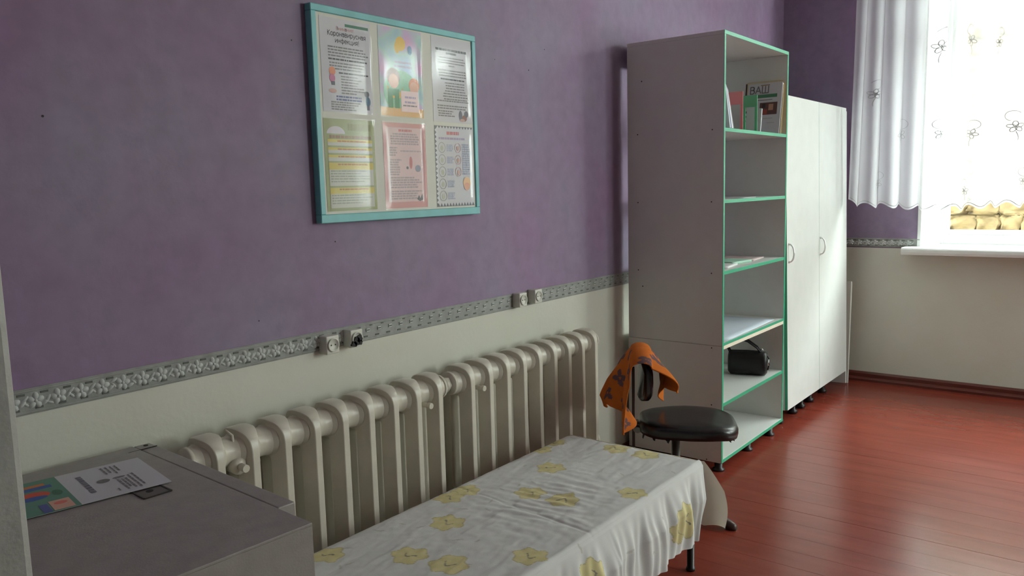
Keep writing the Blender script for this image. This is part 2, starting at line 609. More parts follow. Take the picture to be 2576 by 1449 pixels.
# nail holes in the plaster
bm = bmesh.new()
for (nx, nz, rr) in ((1.28, 2.02, 0.004), (0.86, 1.63, 0.005), (2.83, 1.93, 0.005), (2.95, 2.03, 0.004), (1.73, 1.27, 0.004), (1.42, 1.05, 0.0035), (1.60, 1.90, 0.0035), (2.60, 1.95, 0.003)):
    add_tube(bm, [(nx, -0.0008, nz), (nx, 0.004, nz)], rr*0.6, 8)
nh = bm_obj('nail_hole', bm, M['black'], wl)
nh['kind'] = 'stuff'

# ---------------------------------------------------------------- windows
def window(name, y0, y1, label):
    """white casement window set in a splayed reveal; y0 > y1"""
    root = bpy.data.objects.new(name, None)
    COL.objects.link(root)
    root['kind'] = 'structure'
    root['label'] = label
    m = M['white_gloss']
    zt = WZ1
    # splayed plastered reveals
    ya, yb = y0+0.085, y1-0.085
    prism('reveal', [(XW-0.004, ya), (XW-0.004, ya+0.02), (XG+0.02, ya+0.02), (XG+0.02, y0)], 'z', WZ0-0.05, zt+0.05, m, root)
    prism('reveal', [(XW-0.004, yb), (XW-0.004, yb-0.02), (XG+0.02, yb-0.02), (XG+0.02, y1)], 'z', WZ0-0.05, zt+0.05, m, root)
    box('reveal_head', XW-0.004, XG+0.02, yb, ya, zt, zt+0.06, m, root)
    # outer frame
    def bar(n, ya_, yb_, za, zb, d0=0.0, d1=0.07):
        return box(n, XG+d0, XG+d1, ya_, yb_, za, zb, m, root, 0.004)
    t = 0.055
    bar('frame_stile', y0+0.095, y0-t*0.3, WZ0, zt)
    bar('frame_stile', y1-0.095, y1+t*0.3, WZ0, zt)
    bar('frame_rail', y1+0.0165, y0-0.0165, WZ0, WZ0+0.066, 0.0015, 0.069)
    bar('frame_rail', y1+0.0165, y0-0.0165, zt-0.05, zt, 0.0015, 0.069)
    ym = (y0+y1)/2
    bar('mullion', ym+0.045, ym-0.045, WZ0, zt, -0.006, 0.07)
    for (a, b) in ((y0-0.004, ym+0.040), (ym-0.040, y1+0.004)):
        for (za, zb) in ((WZ0+0.060, 2.490), (2.545, zt-0.05)):
            f = 0.040
            box('casement_stile', XG+0.012, XG+0.055, a, a-f, za, zb, m, root, 0.004)
            box('casement_stile', XG+0.012, XG+0.055, b, b+f, za, zb, m, root, 0.004)
            box('casement_rail', XG+0.0135, XG+0.0535, b+f, a-f, za, za+f, m, root, 0.004)
            box('casement_rail', XG+0.0135, XG+0.0535, b+f, a-f, zb-f, zb, m, root, 0.004)
            box('window_pane', XG+0.030, XG+0.034, b+f, a-f, za+f, zb-f, M['glass'], root, 0)
        bar('transom', b, a, 2.485, 2.545, 0.003, 0.068)
    # sill board with rounded nose
    prof = [(XW-0.145, WZ0-0.048), (XW-0.150, WZ0-0.030), (XW-0.150, WZ0-0.012), (XW-0.143, WZ0-0.002), (XW-0.13, WZ0), (XG+0.02, WZ0+0.004), (XG+0.02, WZ0-0.048)]
    prism('window_sill', [(px, pz) for px, pz in prof[:5]] + [(XW+0.0, WZ0), (XW+0.0, WZ0-0.048)], 'y', y1-0.175, y0+0.175, m, root, 0.002)
    prism('window_sill', [(XW, WZ0-0.048), (XW, WZ0), (XG+0.02, WZ0+0.004), (XG+0.02, WZ0-0.048)], 'y', yb, ya, m, root)
    return root
window('window_1', WIN[0][0], WIN[0][1], 'tall white casement window behind the sheer curtain')
window('fill_window_2', WIN[1][0], WIN[1][1], 'unseen white casement window added for daylight further along the same wall')  # invented, out of view, to raise the light level

w3 = bpy.data.objects.new('fill_window_3', None)  # invented window out of view, lets in extra sky light as fill
COL.objects.link(w3)
struct(w3, 'unseen white casement window added for fill light in the right-hand wall')
for (x0, x1, z0, z1) in ((RW[0], RW[0]+0.07, WZ0, WZ1), (RW[1]-0.07, RW[1], WZ0, WZ1), (4.75, 4.85, WZ0, WZ1), (RW[0], RW[1], WZ0, WZ0+0.07), (RW[0], RW[1], WZ1-0.07, WZ1), (RW[0], RW[1], 2.48, 2.55)):
    box('frame_bar', x0, x1, Y_R-0.22, Y_R-0.15, z0, z1, M['white_gloss'], w3, 0.004)
box('window_pane', RW[0]+0.05, RW[1]-0.05, Y_R-0.19, Y_R-0.186, WZ0+0.05, WZ1-0.05, M['glass'], w3, 0)
box('window_sill', RW[0]-0.1, RW[1]+0.1, Y_R-0.15, Y_R+0.14, WZ0-0.05, WZ0, M['white_gloss'], w3, 0.008)
# ---------------------------------------------------------------- outside: rubble stone wall and yard
gy = box('yard_ground', XW+TH, 14, -9, 3, -0.45, -0.40, M['ground'], None, 0)
gy['kind'] = 'structure'
gy['label'] = 'ground of the yard outside'
sw = empty('stone_wall', (9.1, -2.5, -0.4))
tag(sw, 'ochre rubble stone wall seen through the window under the curtain hem', 'stone wall')
box('mortar_core', 0.08, 0.45, -5.5, 3.6, 0.0, 3.55, M['stone'], sw, 0)
def stone_me(seed, w_, h_):
    bm = bmesh.new()
    bmesh.ops.create_icosphere(bm, subdivisions=3, radius=1.0)
    for v in bm.verts:
        c = v.co
        q = Vector((math.copysign(abs(c.x)**0.6, c.x), math.copysign(abs(c.y)**0.5, c.y), math.copysign(abs(c.z)**0.5, c.z)))
        n = noise.noise(q*1.7+Vector((seed*3.1, seed, 0)))
        q *= (0.93+0.22*n)
        v.co = Vector((q.x*0.05, q.y*w_/2, q.z*h_/2))
    for v in bm.verts:
        k_ = noise.noise(v.co*7+Vector((seed, 0, 0)))+0.6*noise.noise(v.co*17+Vector((seed, 3, 0)))
        v.co += Vector((v.co.x*0.9+0.02*(1 if v.co.x > 0 else -1), v.co.y*0.10, v.co.z*0.10))*k_
    me = bpy.data.meshes.new('stone')
    bm.to_mesh(me)
    bm.free()
    me.materials.append(M['stone'])
    for p in me.polygons:
        p.use_smooth = True
    return me
STN = [stone_me(i, 1.0, 1.0) for i in range(6)]
z = 1.15
while z < 3.5:
    hh = random.uniform(0.12, 0.2)
    y = 2.3
    while y > -0.5:
        ww = random.uniform(0.16, 0.32)
        o = instance_me('stone', STN[random.randrange(6)], sw, (0.07+random.uniform(-0.012, 0.012), y-ww/2, z+hh/2))
        o.scale = (random.uniform(0.8, 1.2), ww*1.16, hh*1.18)
        y -= ww
    z += hh

# ================================================================ FURNITURE
# ---------------------------------------------------------------- bookcase
BX0, BX1, BY0, BY1, BZ0, BZ1 = 3.616, 4.487, -0.547, -0.035, 0.057, 2.131
T = 0.017
bk = empty('bookcase', (BX0, BY1, 0))
tag(bk, 'tall open white bookcase with green edge banding beside the wardrobe', 'bookcase')
def bp_(name, x0, x1, y0, y1, z0, z1, m=None, parent=None):
    o = box(name, x0-BX0, x1-BX0, y0-BY1, y1-BY1, z0, z1, m or M['lam'], parent or bk, 0.0006)
    return o
ZS = 0.645       # seam between the upper and the lower unit
def banding(parent, x0, x1, z0, z1, m=None):
    bp_('edge_banding', x0, x1, BY0-0.0012, BY0+0.001, z0, z1, m or M['green'], parent)
for (x0, x1) in ((BX0, BX0+T), (BX1-T, BX1)):
    for (z0, z1) in ((BZ0+0.001, ZS-0.0008), (ZS+0.0008, BZ1-T-0.0004)):
        sp = bp_('side_panel', x0, x1, BY0, BY1, z0, z1)
        banding(sp, x0, x1, z0, z1)
tp = bp_('top_panel', BX0, BX1, BY0, BY1, BZ1-T, BZ1)
banding(tp, BX0, BX1, BZ1-T, BZ1)
for zt in (1.688, 1.351, 1.009):
    sh = bp_('shelf', BX0+T, BX1-T, BY0+0.002, BY1-0.05, zt-T, zt)
    bp_('edge_banding', BX0+T, BX1-T, BY0+0.0005, BY0+0.003, zt-T, zt, M['green'], sh)
sh = bp_('shelf', BX0+T, BX1-T, BY0, BY1, ZS+0.0015, ZS+0.0145)
bp_('edge_banding', BX0+T, BX1-T, BY0-0.0012, BY0+0.001, ZS+0.0015, ZS+0.0145, M['green'], sh)
sh = bp_('shelf', BX0+T, BX1-T, BY0, BY1, ZS-0.0175, ZS)
bp_('edge_banding', BX0+T, BX1-T, BY0-0.0012, BY0+0.001, ZS-0.0175, ZS, M['cream'], sh)
sh = bp_('shelf', BX0+T, BX1-T, BY0+0.002, BY1-0.008, 0.358-T, 0.358)
bp_('edge_banding', BX0+T, BX1-T, BY0+0.0005, BY0+0.003, 0.358-T, 0.358, M['green'], sh)
sh = bp_('bottom_panel', BX0+T, BX1-T, BY0, BY1, BZ0, BZ0+T+0.001)
bp_('edge_banding', BX0, BX1, BY0-0.0014, BY0+0.001, BZ0, BZ0+T, M['green'], sh)
bp_('back_panel', BX0+0.002, BX1-0.002, BY1, BY1+0.004, BZ0, ZS)
bp_('back_rail', BX0+T, BX1-T, BY1-0.018, BY1-0.002, 2.015, BZ1-T)
# small screw caps on the side that faces the door
for (cy, cz) in ((-0.117, 1.94), (-0.093, 1.681), (-0.49, 1.681), (-0.093, 1.342), (-0.488, 1.342), (-0.093, 0.999), (-0.49, 0.999), (-0.118, 0.916), (-0.493, 0.633), (-0.494, 0.348), (-0.47, 0.066)):
    tube('screw_cap', [(-0.0006, cy-BY1, cz), (0.002, cy-BY1, cz)], 0.0035, M['cap'], bk, 8)
for (lx, ly) in ((BX0+0.06, BY0+0.04), ((BX0+BX1)/2, BY0+0.04), (BX1-0.12, BY0+0.035), (BX0+0.06, BY1-0.06), (BX1-0.06, BY1-0.06), ((BX0+BX1)/2, BY1-0.06)):
    bm = bmesh.new()
    lx -= BX0
    ly -= BY1
    add_tube(bm, [(lx, ly, 0.0), (lx, ly, 0.010), (lx, ly, 0.016), (lx, ly, BZ0)], [0.030, 0.030, 0.019, 0.021], 16)
    bm_obj('foot', bm, M['feet'], bk)

# ---------------------------------------------------------------- wardrobe (leans back a little)
WX0, WX1 = 4.566, 5.778
wd = empty('wardrobe', (WX0, -0.553, 0.012))
wd.rotation_euler = (math.radians(-1.35), 0, 0)
tag(wd, 'white two-door wardrobe with bow handles between bookcase and window', 'wardrobe')
WW, WDp, WH = WX1-WX0, 0.44, 1.90
def wb(name, x0, x1, y0, y1, z0, z1, m=None, parent=None, bev=0.0008):
    return box(name, x0, x1, y0, y1, z0, z1, m or M['lam'], parent or wd, bev)
sp = wb('side_panel', 0.0, T, 0.018, WDp, 0.085, WH-0.02)
wb('edge_banding', 0.0, T, 0.0165, 0.0182, 0.085, WH-0.02, M['green'], sp)
sp = wb('side_panel', WW-0.018, WW, 0.003, WDp, 0.0, WH-0.02)
wb('edge_banding', WW-0.018, WW, 0.0015, 0.0032, 0.0, WH-0.02, M['lam'], sp)
wb('top_panel', 0, WW, 0.018, WDp, WH-0.02, WH-0.003)
wb('bottom_panel', T, WW-0.018, 0.018, WDp, 0.095, 0.112)
wb('back_panel', T, WW-0.018, WDp-0.006, WDp-0.002, 0.095, WH-0.02)
wb('divider', WW/2-0.008, WW/2+0.008, 0.03, WDp-0.01, 0.112, WH-0.02)
xm = 0.596
for i, (x0, x1) in enumerate(((0.0, xm-0.0015), (xm+0.0015, WW-0.019))):
    d = wb('door', x0, x1, 0.0, 0.0165, 0.088, WH, M['lam'])
    for ex in ((x0-0.0008, x0+0.0002), (x1-0.0002, x1+0.0008)):
        wb('edge_banding', ex[0], ex[1], 0.0005, 0.016, 0.089, WH-0.001, M['green'], d, 0)
    hx = x0+(0.030 if i == 0 else 0.020)
    pts = []
    for k in range(13):
        a = math.pi*k/12
        pts.append((hx, -0.0305*math.sin(a)**0.8 if k not in (0, 12) else 0.0, 1.008-0.052*math.cos(a)))
    bm = bmesh.new()
    add_tube(bm, pts, [0.0045]*3+[0.005]*7+[0.0045]*3, 8)
    for zz in (pts[0][2], pts[-1][2]):
        add_tube(bm, [(hx, 0.001, zz), (hx, -0.005, zz)], 0.007, 10)
    bm_obj('handle', bm, M['handle'], d)
for fx in (0.05, 0.30, 0.45, 0.62, 0.9):
    bm = bmesh.new()
    add_tube(bm, [(fx, 0.075, -0.005), (fx, 0.075, 0.012), (fx, 0.075, 0.016), (fx, 0.075, 0.095)], [0.03, 0.03, 0.018, 0.02], 14)
    bm_obj('foot', bm, M['feet'], wd)
    bm = bmesh.new()
    add_tube(bm, [(fx, WDp-0.07, 0.002), (fx, WDp-0.07, 0.014), (fx, WDp-0.07, 0.018), (fx, WDp-0.07, 0.095)], [0.03, 0.03, 0.018, 0.02], 14)
    bm_obj('foot', bm, M['feet'], wd)

# narrow white board standing between wardrobe and window wall
lb = empty('side_board', (5.812, -0.556, 0.0))
tag(lb, 'narrow white board leaning in the gap between wardrobe and window wall', 'board')
prism('board_panel', [(0.0, 0.0), (0.015, 0.0), (0.047, 0.66), (0.052, 0.70), (0.045, 0.722), (0.022, 0.724), (0.020, 0.70)], 'y', 0.004, 0.34, M['plain'], lb, 0.002)

# ---------------------------------------------------------------- two cast-iron radiators
def section_mesh():
    """one two-column section: side profile with a slot, rounded shoulders, softened edges; local x = along the wall, y = depth (0 front), z from 0"""
    Hh, Dd, Wd = 0.585, 0.140, 0.030
    # outer outline (y, z), counter-clockwise, front at y=0
    out = []
    def arc(cy, cz, ry, rz, a0, a1, n):
        for k in range(n+1):
            a = math.radians(a0+(a1-a0)*k/n)
            out.append((cy+ry*math.cos(a), cz+rz*math.sin(a)))
    arc(0.045, 0.075, 0.045, 0.075, 180, 270, 5)
    arc(Dd-0.045, 0.075, 0.045, 0.075, 270, 360, 5)
    for k in range(19):
        a = math.pi*k/18
        c, s_ = math.cos(a), math.sin(a)
        out.append((0.07+0.07*math.copysign(abs(c)**0.72, c), Hh-0.080+0.080*abs(s_)**0.72))
    # slot outline
    sl = []
    s0, s1, zb, zt, rr = 0.048, 0.090, 0.105, Hh-0.108, 0.012
    for (cy, cz, a0) in ((s0+rr, zb+rr, 180), (s1-rr, zb+rr, 270), (s1-rr, zt-rr, 0), (s0+rr, zt-rr, 90)):
        for k in range(4):
            a = math.radians(a0+90*k/3)
            sl.append((cy+rr*math.cos(a), cz+rr*math.sin(a)))
    bm = bmesh.new()
    n, m_ = len(out), len(sl)
    def inset(poly, d, cy, cz):
        res = []
        N = len(poly)
        for i in range(N):
            p0, p1, p2 = Vector(poly[i-1]), Vector(poly[i]), Vector(poly[(i+1) % N])
            e = (p2-p0).normalized()
            nrm = Vector((-e.y, e.x))
            res.append(tuple(p1+nrm*d))
        return res
    layers = [(0.0, Wd/2-0.003, 0.0), (0.0012, Wd/2-0.0008, 0.0008), (0.0032, Wd/2, 0.0022)]
    def loops(side):
        o_l, s_l = [], []
        for (ins, hx, sins) in layers:
            o_l.append([bm.verts.new((side*hx, p[0], p[1])) for p in inset(out, ins, 0, 0)])
            s_l.append([bm.verts.new((side*hx, p[0], p[1])) for p in inset(sl, -sins, 0, 0)])
        return o_l, s_l
    A, As = loops(-1)
    B, Bs = loops(1)
    def band(l1, l2, closed=True):
        N = len(l1)
        for i in range(N):
            bm.faces.new((l1[i], l1[(i+1) % N], l2[(i+1) % N], l2[i]))
    band(A[0], B[0])
    for q in (A, B):
        band(q[0], q[1])
        band(q[1], q[2])
    band(As[0], Bs[0])
    for q in (As, Bs):
        band(q[0], q[1])
        band(q[1], q[2])
    # side faces between outer and slot loops
    for o_, s_ in ((A[2], As[2]), (B[2], Bs[2])):
        es = []
        for lp in (o_, s_):
            for i in range(len(lp)):
                e = bm.edges.get((lp[i], lp[(i+1) % len(lp)]))
                es.append(e)
        bmesh.ops.triangle_fill(bm, use_beauty=True, use_dissolve=False, edges=es)
    # columns widen from a narrow front ridge towards the middle of the section
    for v in bm.verts:
        if abs(v.co.x) <= Wd/2+1e-6 and v.co.y < 0.2:
            y_ = max(0.0, v.co.y)
            k_ = 0.78+1.22*min(1.0, y_/0.046)
            if y_ > 0.095:
                k_ -= 0.9*min(1.0, (y_-0.095)/0.045)
            v.co.x *= k_
    # hub nipples to the neighbours, top and bottom
    for zc in (0.050, Hh-0.062):
        add_tube(bm, [(-0.0541, Dd/2, zc), (-0.044, Dd/2, zc), (-0.032, Dd/2, zc), (-0.022, Dd/2, zc), (0.022, Dd/2, zc), (0.032, Dd/2, zc), (0.044, Dd/2, zc), (0.0541, Dd/2, zc)], [0.042, 0.0425, 0.045, 0.054, 0.054, 0.045, 0.0425, 0.042], 22, False)
    bmesh.ops.recalc_face_normals(bm, faces=bm.faces)
    me = bpy.data.meshes.new('radiator_section')
    bm.to_mesh(me)
    bm.free()
    me.materials.append(M['rad'])
    for p in me.polygons:
        p.use_smooth = True
    me.set_sharp_from_angle(angle=math.radians(24))
    return me
SEC = section_mesh()
RZ = 0.196
def radiator(x_first, n, label):
    root = empty('radiator', (x_first, -0.182, 0.0))
    tag(root, label, 'radiator', 'cast-iron radiators under the border')
    for i in range(n):
        instance_me('section', SEC, root, (i*0.1082, 0, RZ))
    for (bx) in (0.1082*1.5, 0.1082*(n-2.5)):
        bm = bmesh.new()
        add_tube(bm, [(bx, 0.181, RZ+0.46), (bx, 0.115, RZ+0.46), (bx, 0.075, RZ+0.468)], 0.010, 8)
        bm_obj('wall_bracket', bm, M['rad'], root)
    # plugs at both ends
    for (px, s) in ((-0.054, -1), ((n-1)*0.1082+0.054, 1)):
        for zc in (0.050, 0.585-0.062):
            bm = bmesh.new()
            add_tube(bm, [(px, 0.07, RZ+zc), (px+s*0.012, 0.07, RZ+zc), (px+s*0.012, 0.07, RZ+zc), (px+s*0.022, 0.07, RZ+zc)], [0.0445, 0.043, 0.026, 0.026], 18)
            bm_obj('end_plug', bm, M['rad'], root)
    return root
XR1 = 0.613*1.898-0.012
XR2 = 1.162*1.898-0.012
ra = radiator(XR1, 9, 'nearer cream cast-iron radiator behind the grey cabinet and table')
rb = radiator(XR2, 9, 'farther cream cast-iron radiator ending before the orange towel')
# coupling pipe and union between them belongs to the farther one
gx0, gx1 = XR1+8*0.1082-XR2+0.0775, -0.070
bm = bmesh.new()
zc = RZ+0.585-0.062
add_tube(bm, [(gx0, 0.07, zc), (gx1, 0.07, zc)], 0.017, 14)
gm = (gx0+gx1)/2
add_tube(bm, [(gm-0.013, 0.07, zc), (gm-0.011, 0.07, zc), (gm+0.011, 0.07, zc), (gm+0.013, 0.07, zc)], [0.026, 0.031, 0.031, 0.026], 6)
bm_obj('coupling_pipe', bm, M['rad'], rb)
tube('coupling_pipe', [(gx0, 0.07, RZ+0.05), (gx1, 0.07, RZ+0.05)], 0.017, M['rad'], rb, 14)
# bleed pins between sections
for root, bx in ((ra, 7.5*0.1082), (rb, 0.5*0.1082+0.006)):
    bm = bmesh.new()
    add_tube(bm, [(bx, 0.16, RZ+0.488), (bx, 0.012, RZ+0.488), (bx, 0.008, RZ+0.488)], [0.0085, 0.0085, 0.007], 10)
    add_tube(bm, [(bx, 0.012, RZ+0.488), (bx, -0.004, RZ+0.488)], [0.011, 0.0105], 10)
    bm_obj('bleed_pin', bm, M['rad'], root)
# small tap between the first two sections
bm = bmesh.new()
bx, bz = 0.5*0.1082+0.012, RZ+0.488
add_tube(bm, [(bx, 0.150, bz), (bx, 0.07, bz), (bx, 0.060, bz), (bx, 0.020, bz), (bx, 0.014, bz)], [0.010, 0.010, 0.022, 0.024, 0.012], 12)
add_tube(bm, [(bx, 0.014, bz), (bx, -0.012, bz)], 0.011, 10)
add_tube(bm, [(bx, 0.04, bz+0.015), (bx, 0.045, bz+0.085), (bx-0.012, 0.06, bz+0.10)], 0.0035, 6)
bm_obj('bleed_tap', bm, M['rad'], ra)
# feed pipe dropping at the near end
bm = bmesh.new()
add_tube(bm, [(-0.075, 0.07, RZ+0.05), (-0.085, 0.07, RZ+0.045), (-0.09, 0.07, RZ+0.03), (-0.09, 0.07, 0.0)], 0.015, 12)
bm_obj('feed_pipe', bm, M['rad'], ra)

# ---------------------------------------------------------------- sockets on the border
def socket(xc, zc, label, burnt=False, two_key=False):
    root = empty('wall_socket', (xc, 0.0, zc))
    tag(root, label, 'socket', 'surface sockets along the border')
    w2, h2, t = 0.0265, 0.030, 0.042
    bm = bmesh.new()
    add_box(bm, -w2, w2, -t, 0.0, -h2, h2, 0, 0.004, 2)
    bm_obj('housing', bm, M['sock'], root)
    bm = bmesh.new()
    # raised ring with a sunken face
    n = 24
    prof = [(0.0225, t), (0.0225, t+0.005), (0.0195, t+0.005), (0.0185, t+0.0012), (0.0001, t+0.0012)]
    rings = [[bm.verts.new((r*math.cos(2*math.pi*k/n), -d, r*math.sin(2*math.pi*k/n))) for k in range(n)] for r, d in prof]
    for i in range(len(rings)-1):
        for k in range(n):
            bm.faces.new((rings[i][k], rings[i][(k+1) % n], rings[i+1][(k+1) % n], rings[i+1][k]))
    bm_obj('socket_face', bm, M['sock'], root, True)
    for s in (-1, 1):
        tube('pin_hole', [(s*0.0085, -t-0.0018, 0.0), (s*0.0085, -t-0.0005, 0.0)], 0.0026, M['black'], root, 8)
    if burnt:
        bm = bmesh.new()
        rnd = random.Random(3)
        for (cx, cz, r0) in ((-0.006, -0.008, 0.017), (0.008, -0.002, 0.014), (-0.016, -0.018, 0.011), (0.012, -0.014, 0.009)):
            pts = []
            for k in range(14):
                a = 2*math.pi*k/14
                r = r0*rnd.uniform(0.6, 1.1)
                pts.append((cx+r*math.cos(a), cz+r*math.sin(a)))
            lo = [bm.verts.new((p[0], -t-0.0062, p[1])) for p in pts]
            hi = [bm.verts.new((p[0], -t+0.002, p[1])) for p in pts]
            bm.faces.new(lo)
            for k in range(14):
                bm.faces.new((lo[k], lo[(k+1) % 14], hi[(k+1) % 14], hi[k]))
        b_ = bm_obj('burnt_hole', bm, M['black'], root)
        b_['label'] = 'charred black hole in the broken face'
    return root
socket(1.664, 0.938, 'whole ivory socket left of the one with a burnt black hole')
socket(1.766, 0.943, 'ivory socket with a burnt black hole in its face', True)
socket(2.700, 0.955, 'socket nearer the notice board of the far pair above the radiator')
socket(2.812, 0.958, 'socket nearer the bookcase of the far pair above the radiator')

# ================================================================ notice board
NBX0, NBX1, NBZ0, NBZ1, NBY = 1.655, 2.445, 1.333, 2.018, -0.030
nb = empty('notice_board', (0, 0, 0))
tag(nb, 'notice board with turquoise frame and six clear pockets on lilac wall', 'notice board')
box('board_panel', NBX0+0.004, NBX1-0.004, -0.024, -0.002, NBZ0+0.004, NBZ1-0.004, M['field'], nb, 0.001)
fr = 0.028
for nm, (x0, x1, z0, z1) in (('frame_rail', (NBX0, NBX1, NBZ1-fr*0.8, NBZ1)), ('frame_rail', (NBX0, NBX1, NBZ0, NBZ0+fr)), ('frame_stile', (NBX0, NBX0+fr*0.75, NBZ0+fr, NBZ1-fr*0.8)), ('frame_stile', (NBX1-fr*0.75, NBX1, NBZ0+fr, NBZ1-fr*0.8))):
    box(nm, x0, x1, NBY, -0.001, z0, z1, M['teal'], nb, 0.002)
YS = -0.0245
POST = {'p1': (1.690, 1.903, 1.690, 1.985), 'p2': (1.938, 2.148, 1.690, 1.990), 'p3': (2.200, 2.418, 1.683, 1.990),
        'p4': (1.686, 1.902, 1.370, 1.668), 'p5': (1.942, 2.152, 1.370, 1.668), 'p6': (2.202, 2.417, 1.368, 1.668)}
for k, (x0, x1, z0, z1) in POST.items():
    def fn(u, v, x0=x0, x1=x1, z0=z0, z1=z1):
        xx = x0-0.004+(x1-x0+0.008)*u
        zz = z0-0.004+(z1-z0+0.008)*v
        e = min(u, 1-u)*8
        e2 = min(v, 1-v)*9
        b = min(1, e)*min(1, e2)
        r = max(0.0, 1-abs(u-0.95)*14)*0.0030*min(1, e2)
        return (xx, YS-0.0024-0.0008*b-r-0.0002*noise.noise(Vector((xx*22, zz*14, 1.0))), zz)
    grid_obj('pocket', 26, 20, fn, M['film'], nb)

def _arc(cx, cy, rx, ry, a0, a1, n=14):
    return [(cx+rx*math.cos(math.radians(a0+(a1-a0)*k/n)), cy+ry*math.sin(math.radians(a0+(a1-a0)*k/n))) for k in range(n+1)]
# plain stroke letters: advance width and pen lines; x-height 0.54, capitals 0.73
GLYPH = {
    'К': (0.62, [[(0.1, 0), (0.1, 0.73)], [(0.1, 0.34), (0.52, 0.73)], [(0.2, 0.42), (0.55, 0)]]),
    'В': (0.62, [[(0.1, 0), (0.1, 0.73)], [(0.1, 0.73), (0.3, 0.73)]+_arc(0.3, 0.56, 0.19, 0.17, 90, -90)+[(0.1, 0.39)], [(0.3, 0.39)]+_arc(0.32, 0.195, 0.21, 0.195, 90, -90)+[(0.1, 0)]]),
    'А': (0.66, [[(0.04, 0), (0.32, 0.73), (0.60, 0)], [(0.14, 0.24), (0.50, 0.24)]]),
    'Ш': (0.86, [[(0.1, 0.73), (0.1, 0), (0.76, 0), (0.76, 0.73)], [(0.43, 0), (0.43, 0.73)]]),
    'о': (0.58, [_arc(0.29, 0.27, 0.21, 0.27, 0, 360, 22)]),
    'р': (0.58, [[(0.09, -0.2), (0.09, 0.54)], _arc(0.29, 0.27, 0.20, 0.27, 0, 360, 22)]),
    'н': (0.58, [[(0.09, 0), (0.09, 0.54)], [(0.48, 0), (0.48, 0.54)], [(0.09, 0.28), (0.48, 0.28)]]),
    'а': (0.56, [_arc(0.26, 0.19, 0.18, 0.19, 0, 360, 20), [(0.46, 0)]+[(0.46, 0.36)]+_arc(0.27, 0.36, 0.19, 0.18, 0, 160)]),
    'в': (0.54, [[(0.09, 0), (0.09, 0.54)], [(0.09, 0.54), (0.26, 0.54)]+_arc(0.27, 0.415, 0.15, 0.125, 90, -90)+[(0.09, 0.29)], [(0.27, 0.29)]+_arc(0.28, 0.145, 0.17, 0.145, 90, -90)+[(0.09, 0)]]),
    'и': (0.59, [[(0.09, 0.54), (0.09, 0)], [(0.09, 0.03), (0.49, 0.51)], [(0.49, 0.54), (0.49, 0)]]),
    'у': (0.54, [[(0.04, 0.54), (0.27, 0.02)], [(0.50, 0.54), (0.22, -0.12), (0.06, -0.19)]]),
    'с': (0.52, [_arc(0.29, 0.27, 0.21, 0.27, 50, 310, 18)]),
    'я': (0.55, [[(0.45, 0), (0.45, 0.54)], [(0.45, 0.54), (0.26, 0.54)]+_arc(0.25, 0.39, 0.17, 0.15, 90, 270)+[(0.45, 0.24)], [(0.27, 0.24), (0.07, 0)]]),
    'ф': (0.74, [[(0.37, -0.2), (0.37, 0.73)], _arc(0.37, 0.27, 0.29, 0.25, 0, 360, 24)]),
    'е': (0.56, [[(0.08, 0.29), (0.48, 0.29)]+_arc(0.28, 0.28, 0.20, 0.26, 0, 320, 20)]),
    'к': (0.53, [[(0.09, 0), (0.09, 0.54)], [(0.09, 0.25), (0.44, 0.54)], [(0.2, 0.33), (0.48, 0)]]),
    'ц': (0.62, [[(0.09, 0.54), (0.09, 0), (0.58, 0), (0.58, -0.14)], [(0.47, 0), (0.47, 0.54)]]),
    'м': (0.68, [[(0.09, 0), (0.09, 0.54), (0.34, 0.08), (0.59, 0.54), (0.59, 0)]]),
    '!': (0.28, [[(0.13, 0.22), (0.13, 0.73)], [(0.13, 0), (0.13, 0.08)]]),
    ' ': (0.3, []),
}
def letter_mesh(name, text, size, pen, align='LEFT'):
    total = sum(GLYPH[c][0] for c in text)*size
    ox = -total/2 if align == 'CENTER' else 0.0
    vs, fs = [], []
    for ch_ in text:
        adv, lines = GLYPH[ch_]
        for ln in lines:
            for (p, q) in zip(ln[:-1], ln[1:]):
                dx, dy = q[0]-p[0], q[1]-p[1]
                l = math.hypot(dx, dy)
                if l < 1e-6:
                    continue
                ex, ey = dx/l*pen*0.25, dy/l*pen*0.25
                nx, ny = -dy/l*pen/2, dx/l*pen/2
                k = len(vs)
                for (x_, y_) in ((p[0]-ex+nx, p[1]-ey+ny), (p[0]-ex-nx, p[1]-ey-ny), (q[0]+ex-nx, q[1]+ey-ny), (q[0]+ex+nx, q[1]+ey+ny)):
                    vs.append((ox+x_*size, y_*size, 0.0))
                fs.append((k, k+1, k+2, k+3))
        ox += adv*size
    me = bpy.data.meshes.new(name)
    me.from_pydata(vs, [], fs)
    return me
